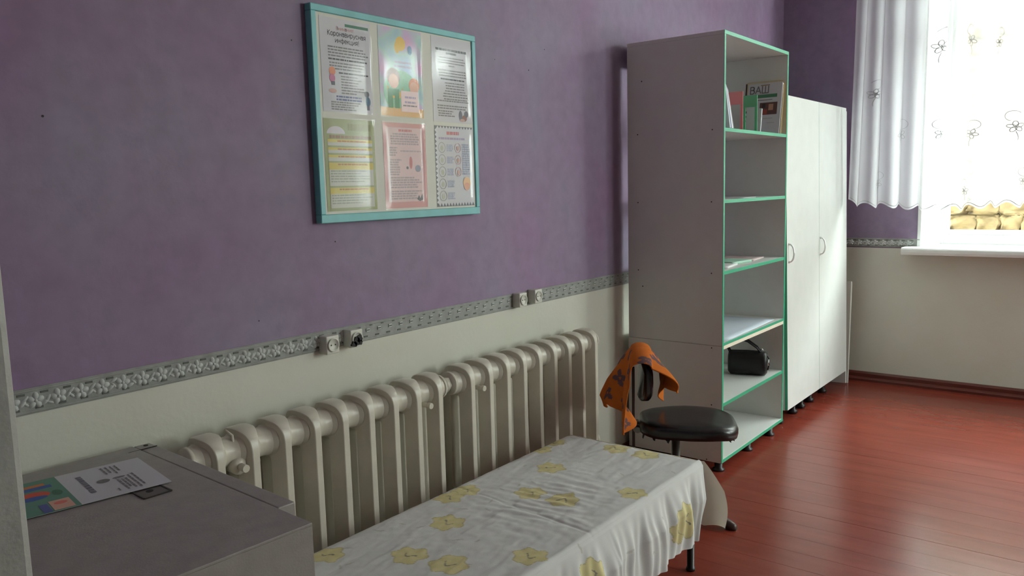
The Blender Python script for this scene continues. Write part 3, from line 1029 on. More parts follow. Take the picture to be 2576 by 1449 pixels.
class Sheet:
    """flat printed sheet: coordinates (u right, v up) in metres; facing -y on the board, or +z on a table through a matrix"""
    def __init__(self, name, w_, h_, m, label, cat, group, loc, rot):
        self.o = empty(name, loc)
        self.o.rotation_euler = rot
        tag(self.o, label, cat, group)
        self.w, self.h = w_, h_
        self.d = 0.0005
        bm = bmesh.new()
        add_box(bm, 0, w_, 0, h_, 0, self.d)
        bm_obj('sheet', bm, m, self.o)
    def _up(self):
        self.d += 0.00006
        return self.d
    def poly(self, name, polys, m):
        z_ = self._up()
        bm = bmesh.new()
        for p in polys:
            add_poly(bm, [(a, b, z_) for a, b in p])
        me = bpy.data.meshes.new(name)
        bm.to_mesh(me)
        bm.free()
        return new_obj(name, me, m, self.o)
    def rect(self, name, x0, x1, y0, y1, m):
        return self.poly(name, [[(x0, y0), (x1, y0), (x1, y1), (x0, y1)]], m)
    def ell(self, name, cx, cy, rx, ry, m, n=20, a0=0, a1=360):
        pts = [(cx+rx*math.cos(math.radians(a0+(a1-a0)*k/n)), cy+ry*math.sin(math.radians(a0+(a1-a0)*k/n))) for k in range(n if a1-a0 == 360 else n+1)]
        return self.poly(name, [pts], m)
    def lines(self, name, x0, x1, ytop, n, step, hgt, m, ragged=0.15, seed=1, centre=False):
        rnd = random.Random(seed)
        ps = []
        for i in range(n):
            y = ytop-i*step
            L_ = (x1-x0)*(1-ragged*rnd.random())
            xx = x0+((x1-x0)-L_)/2 if centre else x0
            xe = xx+L_
            while xx < xe-0.002:
                ww = min(rnd.uniform(0.006, 0.022), xe-xx)
                ps.append([(xx, y-hgt), (xx+ww, y-hgt), (xx+ww, y), (xx, y)])
                xx += ww+0.0022
        return self.poly(name, ps, m)
    def text(self, name, s, x, y, size, m, align='LEFT', bold=0.095):
        me = letter_mesh(name, s, size, bold, align)
        o = new_obj(name, me, m, self.o)
        o.location = (x, y, self._up())
        return o

RB = (math.pi/2, 0, 0)
INK = flat('dark_ink', 52, 50, 56)
GREYINK = flat('grey_ink', 118, 116, 118)
BLUEINK = flat('blue_ink', 84, 92, 140)
REDINK = flat('faded_red_ink', 190, 130, 125)
def board_sheet(k, m, label):
    x0, x1, z0, z1 = POST[k]
    return Sheet('poster', x1-x0, z1-z0, m, label, 'poster', 'sheets in the notice board pockets', (x0, YS, z0), RB)

# p1: coronavirus leaflet
s = board_sheet('p1', M['paper'], 'white coronavirus text sheet, top left on the notice board')
s.rect('green_bar', 0.105, 0.205, 0.273, 0.282, flat('leaf_green_print', 42, 110, 82))
s.text('title', 'Внимание!', 0.105, 0.259, 0.015, REDINK, 'CENTER')
s.text('title', 'Коронавирусная', 0.112, 0.240, 0.0205, INK, 'CENTER')
s.text('title', 'инфекция!', 0.112, 0.219, 0.0205, INK, 'CENTER')
s.lines('text_lines', 0.030, 0.200, 0.207, 4, 0.0092, 0.0046, GREYINK, 0.12, 2)
s.lines('text_lines', 0.030, 0.195, 0.169, 1, 0.009, 0.0052, INK, 0.05, 3)
s.lines('text_lines', 0.033, 0.185, 0.157, 3, 0.0092, 0.0046, GREYINK, 0.15, 4)
s.lines('text_lines', 0.070, 0.200, 0.127, 1, 0.009, 0.0050, INK, 0.05, 5)
s.lines('text_lines', 0.078, 0.195, 0.116, 7, 0.0088, 0.0044, GREYINK, 0.5, 6)
s.lines('text_lines', 0.055, 0.165, 0.052, 2, 0.0095, 0.0055, BLUEINK, 0.08, 7)
s.lines('text_lines', 0.033, 0.165, 0.033, 4, 0.0075, 0.0042, GREYINK, 0.3, 8)
s.ell('coughing_figure', 0.043, 0.128, 0.013, 0.014, flat('orange_print', 214, 130, 90))
s.ell('coughing_figure', 0.042, 0.106, 0.012, 0.013, flat('magenta_print', 186, 100, 140))
s.rect('coughing_figure', 0.038, 0.052, 0.084, 0.096, flat('slate_print', 92, 92, 104))
s.ell('small_figure', 0.042, 0.066, 0.016, 0.007, flat('blush_print', 196, 160, 150))
s.ell('walking_figure', 0.186, 0.064, 0.011, 0.010, flat('slate_print', 92, 92, 104))
s.ell('walking_figure', 0.190, 0.040, 0.011, 0.016, flat('navy_teal_print', 60, 96, 124))
s.rect('walking_figure', 0.184, 0.196, 0.012, 0.026, flat('slate_print', 92, 92, 104))

# p2: pastel children's picture
def pastel():
    m = bpy.data.materials.new('pastel_sky_print')
    m.use_nodes = True
    nt = m.node_tree
    b = nt.nodes['Principled BSDF']
    b.inputs['Roughness'].default_value = 0.5
    tc = nt.nodes.new('ShaderNodeTexCoord')
    n = nt.nodes.new('ShaderNodeTexNoise')
    n.inputs['Scale'].default_value = 9
    n.inputs['Detail'].default_value = 1
    r = nt.nodes.new('ShaderNodeValToRGB')
    e = r.color_ramp.elements
    e[0].position = 0.30
    e[0].color = srgb(150, 178, 210)
    e[1].position = 0.72
    e[1].color = srgb(222, 150, 178)
    q = e.new(0.46)
    q.color = srgb(172, 204, 196)
    q = e.new(0.58)
    q.color = srgb(200, 172, 205)
    nt.links.new(tc.outputs['Object'], n.inputs['Vector'])
    nt.links.new(n.outputs[0], r.inputs[0])
    nt.links.new(r.outputs[0], b.inputs['Base Color'])
    return m
s = board_sheet('p2', pastel(), "pastel picture of two children, top middle of the notice board")
W2, H2 = s.w, s.h
s.ell('green_hill', 0.10, 0.085, 0.085, 0.075, flat('meadow_print', 128, 188, 150))
s.rect('yellow_ground', 0.0, W2, 0.0, 0.030, flat('straw_print', 218, 172, 110))
s.ell('bird', 0.105, 0.250, 0.024, 0.024, flat('yellow_bird_print', 226, 186, 70))
s.ell('bird', 0.088, 0.236, 0.013, 0.020, flat('yellow_bird_print', 226, 186, 70))
s.ell('bird', 0.150, 0.232, 0.011, 0.016, flat('teal_bird_print', 84, 132, 168))
s.lines('text_lines', 0.070, 0.160, 0.190, 2, 0.014, 0.007, flat('mauve_ink', 160, 148, 178), 0.2, 11, True)
s.ell('hair', 0.064, 0.135, 0.032, 0.030, flat('brown_hair_print', 140, 96, 84))
s.ell('face', 0.066, 0.120, 0.024, 0.025, flat('skin_print', 222, 168, 140))
s.poly('shirt', [[(0.034, 0.105), (0.050, 0.085), (0.098, 0.085), (0.112, 0.105), (0.098, 0.070), (0.094, 0.062), (0.036, 0.062)]], flat('mustard_print', 214, 172, 70))
s.rect('trousers', 0.036, 0.058, 0.028, 0.092, flat('green_cloth_print', 62, 138, 92))
s.rect('trousers', 0.068, 0.090, 0.028, 0.092, flat('green_cloth_print', 62, 138, 92))
s.rect('trousers', 0.036, 0.090, 0.070, 0.094, flat('green_cloth_print', 62, 138, 92))
s.ell('hair', 0.165, 0.112, 0.026, 0.026, flat('orange_print', 214, 130, 90))
s.ell('face', 0.164, 0.102, 0.022, 0.022, flat('skin_print', 222, 168, 140))
s.rect('dress', 0.098, 0.185, 0.018, 0.090, flat('pink_dress_print', 232, 206, 206))
s.lines('text_lines', 0.112, 0.175, 0.072, 2, 0.017, 0.007, flat('mauve_ink', 160, 148, 178), 0.3, 12, True)
s.lines('text_lines', 0.106, 0.178, 0.042, 1, 0.012, 0.005, GREYINK, 0.05, 13, True)

# p3: text sheet with a little picture
s = board_sheet('p3', M['paper'], 'white centred text sheet, top right on the notice board')
s.lines('title', 0.022, 0.196, 0.268, 1, 0.014, 0.0085, INK, 0.0, 21, True)
s.lines('title', 0.078, 0.135, 0.256, 1, 0.012, 0.0080, INK, 0.0, 22, True)
s.lines('text_lines', 0.028, 0.188, 0.238, 3, 0.0095, 0.0048, GREYINK, 0.15, 23, True)
s.lines('text_lines', 0.090, 0.125, 0.209, 1, 0.0095, 0.0048, GREYINK, 0.0, 24, True)
s.lines('text_lines', 0.028, 0.195, 0.192, 3, 0.0098, 0.0048, GREYINK, 0.15, 25, True)
s.lines('text_lines', 0.045, 0.180, 0.160, 1, 0.0098, 0.0052, INK, 0.0, 26, True)
s.lines('text_lines', 0.050, 0.198, 0.146, 7, 0.0098, 0.0046, GREYINK, 0.35, 27, True)
s.lines('text_lines', 0.022, 0.200, 0.080, 1, 0.0098, 0.0048, GREYINK, 0.0, 28)
s.lines('text_lines', 0.022, 0.198, 0.062, 2, 0.0092, 0.0046, GREYINK, 0.1, 29)
s.lines('text_lines', 0.026, 0.118, 0.042, 3, 0.0085, 0.0046, GREYINK, 0.2, 30)
for (cx, cy, rx, ry, c) in ((0.150, 0.026, 0.010, 0.020, 'slate_print'), (0.172, 0.018, 0.014, 0.012, 'brown_hair_print'), (0.183, 0.034, 0.011, 0.012, 'slate_print'), (0.160, 0.010, 0.014, 0.006, 'blush_print')):
    s.ell('small_picture', cx, cy, rx, ry, M[c])

# p4: olive and yellow leaflet
s = board_sheet('p4', flat('olive_sheet', 158, 166, 120), 'olive sheet with yellow boxes, bottom left on the notice board')
s.ell('mushroom_shape', 0.050, 0.250, 0.038, 0.024, flat('pale_mauve_print', 205, 200, 205), 16, 0, 180)
s.lines('title', 0.100, 0.200, 0.284, 1, 0.02, 0.022, flat('olive_ink', 140, 142, 98), 0.0, 31)
s.lines('title', 0.022, 0.200, 0.245, 1, 0.012, 0.010, flat('brown_ink', 150, 122, 92), 0.05, 32)
def ybox(zt, zb, hd, seed):
    s.rect('text_box', 0.014, 0.204, zb, zt, flat('pale_box_print', 196, 198, 184))
    s.rect('box_header', 0.014, 0.204, zt-hd, zt, flat('yellow_box_print', 206, 190, 96))
    s.lines('box_title', 0.050, 0.180, zt-0.003, 1, 0.006, 0.005, flat('ochre_ink', 176, 120, 70), 0.1, seed, True)
    n = int((zt-hd-zb-0.006)/0.0085)
    if n > 0:
        s.lines('text_lines', 0.020, 0.195, zt-hd-0.003, n, 0.0085, 0.0042, flat('sage_ink', 158, 164, 148), 0.3, seed+1)
ybox(0.232, 0.212, 0.009, 33)
ybox(0.206, 0.188, 0.008, 35)
ybox(0.182, 0.162, 0.008, 37)
ybox(0.157, 0.082, 0.022, 39)
ybox(0.076, 0.010, 0.020, 41)

# p5: pink bordered sheet
s = board_sheet('p5', flat('rose_border_sheet', 198, 140, 138), 'pink bordered text sheet, bottom middle of the notice board')
s.rect('inner_panel', 0.016, 0.194, 0.022, 0.282, flat('pale_pink_print', 206, 178, 180))
s.lines('title', 0.075, 0.140, 0.276, 1, 0.01, 0.008, flat('rose_ink', 186, 108, 112), 0.0, 51, True)
PG = flat('pink_grey_ink', 160, 146, 152)
s.lines('text_lines', 0.026, 0.184, 0.262, 5, 0.0085, 0.0055, PG, 0.25, 52, True)
s.lines('text_lines', 0.026, 0.080, 0.214, 4, 0.0085, 0.0055, PG, 0.4, 53)
s.lines('text_lines', 0.080, 0.184, 0.203, 1, 0.0085, 0.005, PG, 0.0, 54)
s.lines('text_lines', 0.026, 0.085, 0.172, 7, 0.0085, 0.0055, PG, 0.3, 55)
s.lines('text_lines', 0.026, 0.184, 0.110, 5, 0.0085, 0.0055, PG, 0.25, 56)
s.lines('text_lines', 0.026, 0.184, 0.062, 4, 0.0085, 0.0055, PG, 0.3, 57)
s.ell('small_picture', 0.130, 0.160, 0.008, 0.022, flat('rose_ink', 186, 108, 112))
s.ell('small_picture', 0.112, 0.142, 0.006, 0.005, M['slate_print'])
s.ell('small_picture', 0.165, 0.140, 0.014, 0.012, flat('blue_grey_print', 130, 134, 156))
s.poly('small_picture', [[(0.155, 0.030), (0.165, 0.045), (0.172, 0.032), (0.182, 0.050), (0.186, 0.028), (0.170, 0.022)]], M['slate_print'])

# p6: sheet with round pictures and blue text
s = board_sheet('p6', M['paperw'], 'white sheet with circles and scalloped edge, bottom right on the notice board')
DKS = flat('scallop_print', 96, 100, 110)
scal = []
for k in range(13):
    scal.append([(k*s.w/13, 0.0), ((k+1)*s.w/13, 0.0), ((k+0.5)*s.w/13, 0.014)])
    scal.append([(k*s.w/13, s.h), ((k+0.5)*s.w/13, s.h-0.010), ((k+1)*s.w/13, s.h)])
for k in range(18):
    scal.append([(0.0, k*s.h/18), (0.010, (k+0.5)*s.h/18), (0.0, (k+1)*s.h/18)])
s.poly('scalloped_edge', scal, DKS)
s.lines('title', 0.065, 0.135, 0.280, 1, 0.012, 0.012, flat('rose_ink', 186, 108, 112), 0.0, 61, True)
s.lines('title', 0.020, 0.170, 0.258, 1, 0.012, 0.008, flat('mauve_ink', 160, 148, 178), 0.0, 62, True)
CR, CRP = flat('ring_print', 150, 156, 150), flat('pink_ring_print', 198, 160, 166)
def ringp(cx, cy, r, c):
    n = 24
    ps = []
    for k in range(n):
        a, b = 2*math.pi*k/n, 2*math.pi*(k+1)/n
        ps.append([(cx+r*math.cos(a), cy+r*math.sin(a)), (cx+r*math.cos(b), cy+r*math.sin(b)), (cx+0.86*r*math.cos(b), cy+0.86*r*math.sin(b)), (cx+0.86*r*math.cos(a), cy+0.86*r*math.sin(a))])
    s.poly('picture_ring', ps, c)
    s.ell('ring_picture', cx, cy-r*0.1, r*0.4, r*0.5, flat('ring_fill_print', 176, 180, 166) if c is CR else flat('blush_print', 196, 160, 150))
for i in range(5):
    ringp(0.036, 0.220-i*0.045, 0.020, CR)
    s.lines('text_lines', 0.062, 0.102, 0.232-i*0.045, 4, 0.0068, 0.005, flat('pale_blue_ink', 158, 166, 188), 0.2, 63+i)
for i in range(3):
    ringp(0.125, 0.220-i*0.045, 0.018, CRP)
s.lines('text_lines', 0.150, 0.205, 0.235, 14, 0.0085, 0.005, flat('pale_blue_ink', 158, 166, 188), 0.3, 70)
s.ell('child_head', 0.172, 0.088, 0.022, 0.022, flat('peach_print', 226, 186, 142))
s.ell('child_head', 0.172, 0.074, 0.017, 0.015, flat('skin_print', 222, 168, 140))

# ================================================================ grey cabinet with a leaflet
gb = empty('grey_cabinet', (0.944, -0.831, 0.0), math.radians(-3.0))
tag(gb, 'grey painted metal cabinet with a lock plate beside the doorway', 'cabinet')
GH = 0.784
GW, GD = 0.56, 0.79
bm = bmesh.new()
add_box(bm, -GW, 0.0, 0.0, GD, 0.03, GH-0.0060, 0, 0.0005, 1)
bm_obj('body', bm, M['greybox'], gb)
bm = bmesh.new()
add_box(bm, -GW, 0.0, 0.0, GD, GH-0.0059, GH, 0, 0.0012, 2)
bm_obj('lid', bm, M['greybox'], gb)
# hinge flange along the right rear edge
bm = bmesh.new()
add_box(bm, 0.004, 0.046, 0.125, GD+0.004, 0.03, GH-0.002, 0, 0.003, 2)
bm_obj('side_flange', bm, M['greybox'], gb)
box('seam', -0.002, 0.005, 0.13, GD, GH-0.06, GH-0.012, M['boxgap'], gb, 0)
box('seam', -0.03, 0.044, GD-0.045, GD-0.043, GH-0.003, GH+0.0003, M['boxgap'], gb, 0)
tube('rivet', [(0.028, GD-0.015, GH-0.003), (0.028, GD-0.015, GH-0.0005)], 0.006, M['boxgap'], gb, 10)
for (px, py) in ((-GW+0.04, 0.04), (-0.04, 0.04), (-GW+0.04, GD-0.04), (-0.04, GD-0.04)):
    box('foot', px-0.03, px+0.03, py-0.03, py+0.03, 0.0, 0.031, M['feet'], gb, 0.002)
lk = box('lock_plate', -0.150, -0.090, 0.395, 0.475, GH, GH+0.0016, flat('dull_bronze', 74, 66, 62, 0.35), gb, 0.0006)
box('plate_rim', -0.150, -0.090, 0.393, 0.397, GH, GH+0.0028, flat('dark_bronze', 44, 36, 30, 0.4), lk, 0.0004)
box('plate_rim', -0.152, -0.148, 0.395, 0.475, GH, GH+0.0028, flat('dark_bronze', 44, 36, 30, 0.4), lk, 0.0004)
box('plate_rim', -0.092, -0.088, 0.395, 0.475, GH, GH+0.0028, flat('dark_bronze', 44, 36, 30, 0.4), lk, 0.0004)
tube('keyhole', [(-0.122, 0.432, GH+0.0015), (-0.122, 0.432, GH+0.0021)], 0.008, M['black'], lk, 12)

# leaflet: origin at the corner nearest the wall and farthest along; u runs back towards the doorway, v towards the room
lf_o = Vector((0.942, -0.153, GH+0.0005))
ang = math.atan2(-0.101+0.153, 0.761-0.942)
s = Sheet('leaflet', 0.36, 0.236, M['paperw'], 'printed leaflet with a colourful strip lying on the grey cabinet', 'leaflet', None, (0.902, -0.385, GH+0.0034), (0, 0, math.atan2(-0.153+0.385, 0.942-0.902)))
# here u runs toward the wall, v runs back toward the doorway
bpy.data.objects.remove([c for c in COL.objects if c.parent == s.o][0])
bm = bmesh.new()
add_box(bm, 0, 0.236, 0, 0.36, 0, 0.0005)
bm_obj('sheet', bm, M['paperw'], s.o)
s.d = 0.0005
s.rect('colour_strip', 0, 0.236, 0.186, 0.298, flat('sea_green_print', 92, 142, 122))
s.ell('oval_picture', 0.130, 0.252, 0.026, 0.034, flat('red_oval_print', 208, 80, 56))
s.ell('oval_picture', 0.112, 0.256, 0.014, 0.030, flat('blue_oval_print', 56, 92, 164))
s.rect('picture_bar', 0.190, 0.206, 0.215, 0.275, flat('orange_bar_print', 206, 120, 62))
s.rect('picture_bar', 0.168, 0.188, 0.205, 0.280, flat('blue_oval_print', 56, 92, 164))
s.rect('picture_panel', 0.006, 0.070, 0.196, 0.236, flat('salmon_panel_print', 212, 166, 146))
s.ell('picture_mark', 0.048, 0.216, 0.010, 0.013, flat('coral_print', 214, 116, 106))
s.rect('picture_panel', 0.004, 0.060, 0.240, 0.256, flat('violet_blue_print', 84, 92, 156))
s.ell('oval_picture', 0.120, 0.206, 0.020, 0.010, flat('deep_green_print', 62, 112, 88))
# text printed across, seen sideways from the doorway
def vlines(name, u0, u1, v, n, step, hgt, m, seed):
    rnd = random.Random(seed)
    ps = []
    for i in range(n):
        vv = v+i*step
        uu = u0+rnd.random()*0.02
        while uu < u1-0.004:
            ww = min(rnd.uniform(0.008, 0.02), u1-uu)
            ps.append([(uu, vv), (uu+ww, vv), (uu+ww, vv+hgt), (uu, vv+hgt)])
            uu += ww+0.0025
    s.poly(name, ps, m)
vlines('title', 0.050, 0.190, 0.142, 1, 0.01, 0.011, flat('mid_grey_ink', 112, 110, 122), 3)
s.ell('emblem', 0.118, 0.112, 0.013, 0.014, flat('grey_ink', 118, 116, 118))
s.ell('emblem', 0.120, 0.078, 0.006, 0.014, flat('grey_ink', 118, 116, 118))
vlines('text_lines', 0.020, 0.105, 0.066, 3, 0.008, 0.004, M['grey_ink'], 4)
vlines('text_lines', 0.020, 0.130, 0.046, 2, 0.010, 0.0035, M['grey_ink'], 5)
vlines('text_lines', 0.150, 0.215, 0.060, 4, 0.010, 0.0035, M['grey_ink'], 6)
vlines('text_lines', 0.020, 0.045, 0.100, 1, 0.010, 0.003, M['grey_ink'], 8)

# ================================================================ low table and its cloth
TX0, TX1, TY0, TY1, TZ = 1.085, 2.655, -0.880, -0.295, 0.420
tb = empty('low_table', (TX0, TY0, 0))
tag(tb, 'low table with dark metal legs under the flowered cloth', 'table')
box('tabletop', 0.01, TX1-TX0-0.008, 0.008, TY1-TY0-0.008, TZ-0.030, TZ-0.004, mat('brown_board', (0.16, 0.10, 0.06, 1), 0.5), tb, 0.004)
for (lx, ly) in ((TX1-TX0-0.03, 0.03), (TX1-TX0-0.03, TY1-TY0-0.035), (0.05, 0.03), (0.05, TY1-TY0-0.035)):
    bm = bmesh.new()
    add_tube(bm, [(lx, ly, 0.0), (lx, ly, 0.012), (lx, ly, 0.013), (lx, ly, TZ-0.03)], [0.0165, 0.0165, 0.0135, 0.0135], 12)
    bm_obj('leg', bm, M['feet'], tb)
for (y_) in (0.03, TY1-TY0-0.035):
    box('apron_rail', 0.05, TX1-TX0-0.03, y_-0.012, y_+0.012, TZ-0.055, TZ-0.030, M['feet'], tb, 0.001)

FLOWERS = [(2.28, -.464, .060), (2.045, -.545, .060), (2.058, -.668, .062), (2.235, -.825, .055), (1.713, -.475, .062), (1.488, -.537, .060), (1.51, -.665, .064), (1.676, -.815, .058),
           (2.60, -.550, .060), (2.60, -.680, .060), (1.865, -.345, .055), (1.945, -.350, .055), (1.358, -.345, .055), (2.43, -.315, .050), (2.53, -.310, .050),
           (1.20, -.55, .06), (1.24, -.80, .06),
           (2.435, -1.010, .070), (1.845, -.975, .062), (1.35, -1.0, .06), (2.385, -1.035, .05)]
LEAVES = []
_r = random.Random(5)
for i in range(46):
    LEAVES.append((_r.uniform(1.1, 2.65), _r.uniform(-1.08, -0.31), _r.uniform(0, 3.14), _r.uniform(0.010, 0.022)))
def cloth_col(px, py):
    """printed pattern in unfolded cloth coordinates (px along the table, py across, drape unrolled past TY0)"""
    base = Vector((0.60, 0.60, 0.585))
    base = base*(1+0.035*noise.noise(Vector((px*14, py*14, 0))))
    for (fx, fy, r) in FLOWERS:
        dx, dy = px-fx, py-fy
        if abs(dx) > r*1.2 or abs(dy) > r*1.2:
            continue
        d = math.hypot(dx, dy)
        a = math.atan2(dy, dx)
        rr = r*(0.84+0.10*math.cos(6*a+fx*9)+0.06*math.cos(3*a+fy*20)+0.05*noise.noise(Vector((dx*60, dy*60, fx))))
        if d < rr:
            if d > rr-0.003:
                return (0.42, 0.385, 0.22, 1)
            # stamen squiggle
            sx = 0.010*math.sin(dy*150+fx*7)
            if abs(dy) < r*0.30 and abs(dx-sx) < 0.0030:
                return (0.22, 0.21, 0.18, 1)
            t = 0.06*math.cos(5*a+2*fx)
            return (0.60+t*0.3, 0.535+t*0.3, 0.285+t*0.3, 1)
    for (lx, ly, la, ll) in LEAVES:
        dx, dy = px-lx, py-ly
        if abs(dx) > ll or abs(dy) > ll:
            continue
        u = dx*math.cos(la)+dy*math.sin(la)
        v = -dx*math.sin(la)+dy*math.cos(la)
        if abs(u) < ll and abs(v) < 0.0032*(1-(u/ll)**2)+0.0006:
            return (0.47, 0.46, 0.42, 1)
    return (base.x, base.y, base.z, 1)
def wrinkle(x, y):
    n = 0.0022*noise.noise(Vector((x*5, y*22, 0.3)))+0.0014*noise.noise(Vector((x*16, y*45, 1.3)))+0.0008*noise.noise(Vector((x*40, y*70, 2.3)))
    n += 0.0022*max(0, 1-abs(x-1.98-0.05*math.sin(y*9))/0.03)*noise.noise(Vector((x*30, y*8, 3)))*1.5
    # pinched wrinkles in the middle of the top
    g = math.exp(-((x-2.02)/0.22)**2-((y+0.62)/0.16)**2)
    n += g*0.0065*noise.noise(Vector((x*34, y*13+x*10, 5.0)))
    # pressed crease across the table and along the middle
    n -= 0.0020*math.exp(-((x-1.925-0.10*(y+0.6))/0.006)**2)
    return n
CM = mat('flowered_cotton', (0.6, 0.6, 0.6, 1), 0.85, spec=0.2, attr='print', bump=0.10, bscale=350)
CMR = mat('flowered_cotton_reverse', (0.60, 0.56, 0.49, 1), 0.9, spec=0.15, var=0.05, vscale=12, bump=0.10, bscale=350)
_nt = CMR.node_tree
_tr = _nt.nodes.new('ShaderNodeBsdfTranslucent')
_tr.inputs[0].default_value = (0.62, 0.56, 0.46, 1)
_mx = _nt.nodes.new('ShaderNodeMixShader')
_mx.inputs[0].default_value = 0.35
_nt.links.new(_nt.nodes['Principled BSDF'].outputs[0], _mx.inputs[1])
_nt.links.new(_tr.outputs[0], _mx.inputs[2])
_nt.links.new(_mx.outputs[0], _nt.nodes['Material Output'].inputs[0])
DROP = 0.235
RADC = 0.016
def cloth_main(u, v):
    """u along the table, v from wall edge across the top and down the room-side drape"""
    x = TX0-0.004+(TX1-TX0+0.004)*u
    wtop = TY1-TY0
    sv = v*(wtop+DROP)
    if sv <= wtop-RADC:
        y = TY1-sv
        ex = min(1.0, (TX1-x)/0.03)
        z = TZ+0.001+max(-0.002, wrinkle(x, y))-(0.006*(1-ex)**2)
        ew = min(1.0, sv/0.03)
        z -= 0.006*(1-ew)**2
        return (x, y, z)
    t = sv-(wtop-RADC)
    arcl = RADC*math.pi/2
    if t < arcl:
        a = t/RADC
        return (x, TY0+RADC-RADC*math.sin(a), TZ+0.001-RADC*(1-math.cos(a))+wrinkle(x, TY0+RADC-t)*0.7)
    d = t-arcl
    k = min(1.0, d/0.10)
    ff = 0.011*k*math.sin(x*24+2.0*math.sin(x*5.1))+0.006*k*math.sin(x*61+d*9)+0.010*k*noise.noise(Vector((x*14, d*7, 2.0)))
    ff += 0.0035*k*math.sin(x*130+d*20+3*noise.noise(Vector((x*9, d*9, 4))))
    if abs(x-1.985) < 0.012:
        ff -= 0.006*k*(1-abs(x-1.985)/0.012)
    # far edge swings back under the fold
    e = max(0.0, (x-(TX1-0.16))/0.16)
    xx = x-0.62*d*e
    return (xx, TY0-0.004-0.03*k-0.06*d-ff*(1-0.5*e), TZ-RADC-d)
def cloth_main_col(u, v):
    x = TX0-0.004+(TX1-TX0+0.004)*u
    return cloth_col(x, TY1-v*(TY1-TY0+DROP))
cl = grid_obj('tablecloth', 460, 240, cloth_main, CM, None, cloth_main_col)
tag(cl, 'white tablecloth with yellow flowers draped over the low table', 'tablecloth')
# overhang at the far end whose corner wing sticks out past the table
def cloth_end(u, v):
    L_ = (TY1-TY0)+0.075
    y = TY1-L_*u
    over = max(0.0, TY0-y)
    drop = 0.255*v
    if over <= 0:
        z0 = TZ+0.001
        r = min(drop, RADC*1.57)
        x = TX1+RADC*math.sin(min(1.57, drop/RADC))
        z = z0-(RADC*(1-math.cos(min(1.57, drop/RADC)))+max(0, drop-RADC*1.57)) - 0.004
        x += 0.010*math.sin(y*30)*min(1, drop/0.1)
        return (x, y, z)
    top = TZ-0.004-over*1.15-4.0*over*over
    bot = TZ-0.255+0.02*over
    z = top+(bot-top)*v
    x = TX1+0.014+0.22*over+0.02*math.sin(over*40)*v
    return (x, y-0.012*math.sin(v*3.0)*(over/0.075), z)
ce = grid_obj('end_overhang', 90, 36, cloth_end, CMR, cl)

# ================================================================ chair with the orange towel
CX, CY, FA = 3.03, -0.590, math.atan2(-0.866, 0.50)      # facing angle
ch = empty('swivel_chair', (CX, CY, 0), FA)              # local +x = facing
tag(ch, 'black vinyl swivel chair standing in front of the bookcase side', 'chair')
SZ = 0.444
SOX = 0.048      # the seat sits forward of the post
def seat_outline(t):
    a = 2*math.pi*t
    c, s_ = math.cos(a), math.sin(a)
    rx, ry = 0.205, 0.185
    e = 0.62
    px = rx*math.copysign(abs(c)**e, c)
    py = ry*math.copysign(abs(s_)**e, s_)
    py *= 1.0-0.10*max(0, -px/rx)
    return px, py
bm = bmesh.new()
N = 48
prof = [(0.90, -0.050), (0.985, -0.046), (1.0, -0.030), (1.0, -0.014), (0.97, -0.001), (0.90, 0.005), (0.75, 0.008), (0.5, 0.009), (0.25, 0.009), (0.02, 0.009)]
rings = []
for (sc, dz) in prof:
    ring = []
    for k in range(N):
        px, py = seat_outline(k/N)
        nz = 0.004*noise.noise(Vector((px*9, py*9, dz*10)))
        ring.append(bm.verts.new((SOX+px*sc, py*sc, SZ+dz+nz*(1 if sc > 0.6 else 0)-0.010*max(0, px*sc/0.205)**3)))
    rings.append(ring)
bm.faces.new(rings[0])
for i in range(len(rings)-1):
    for k in range(N):
        f = bm.faces.new((rings[i][k], rings[i][(k+1) % N], rings[i+1][(k+1) % N], rings[i+1][k]))
        f.smooth = True
bm.faces.new(rings[-1])
st = bm_obj('seat', bm, M['vinyl'], ch)
rnd = random.Random(12)
bm = bmesh.new()
for k in range(26):
    t = rnd.random()
    px, py = seat_outline(t)
    px = px*0.93+SOX
    py *= 0.93
    L_ = rnd.uniform(0.008, 0.026)
    dx, dy = rnd.uniform(-0.01, 0.01), rnd.uniform(-0.01, 0.01)
    w_ = rnd.uniform(0.005, 0.010)
    v = [bm.verts.new(p) for p in ((px-w_, py, SZ-0.045), (px+w_, py+w_*0.4, SZ-0.045), (px+dx+w_*0.4, py+dy, SZ-0.050-L_), (px+dx-w_*0.3, py+dy+0.002, SZ-0.050-L_*0.7))]
    bm.faces.new(v)
fr_ = bm_obj('torn_fringe', bm, M['vinyl'], st)
fr_['kind'] = 'stuff'
box('seat_plate', -0.10, 0.10, -0.09, 0.09, SZ-0.058, SZ-0.048, M['steel'], ch, 0.002)
tube('gas_post', [(0, 0, 0.10), (0, 0, 0.22), (0, 0, 0.221), (0, 0, SZ-0.055)], [0.025, 0.025, 0.0185, 0.0185], M['steel'], ch, 16)
bm = bmesh.new()
add_tube(bm, [(0, 0, 0.05), (0, 0, 0.075), (0, 0, 0.115)], [0.045, 0.045, 0.032], 18)
bm_obj('base_hub', bm, M['brownsteel'], ch)
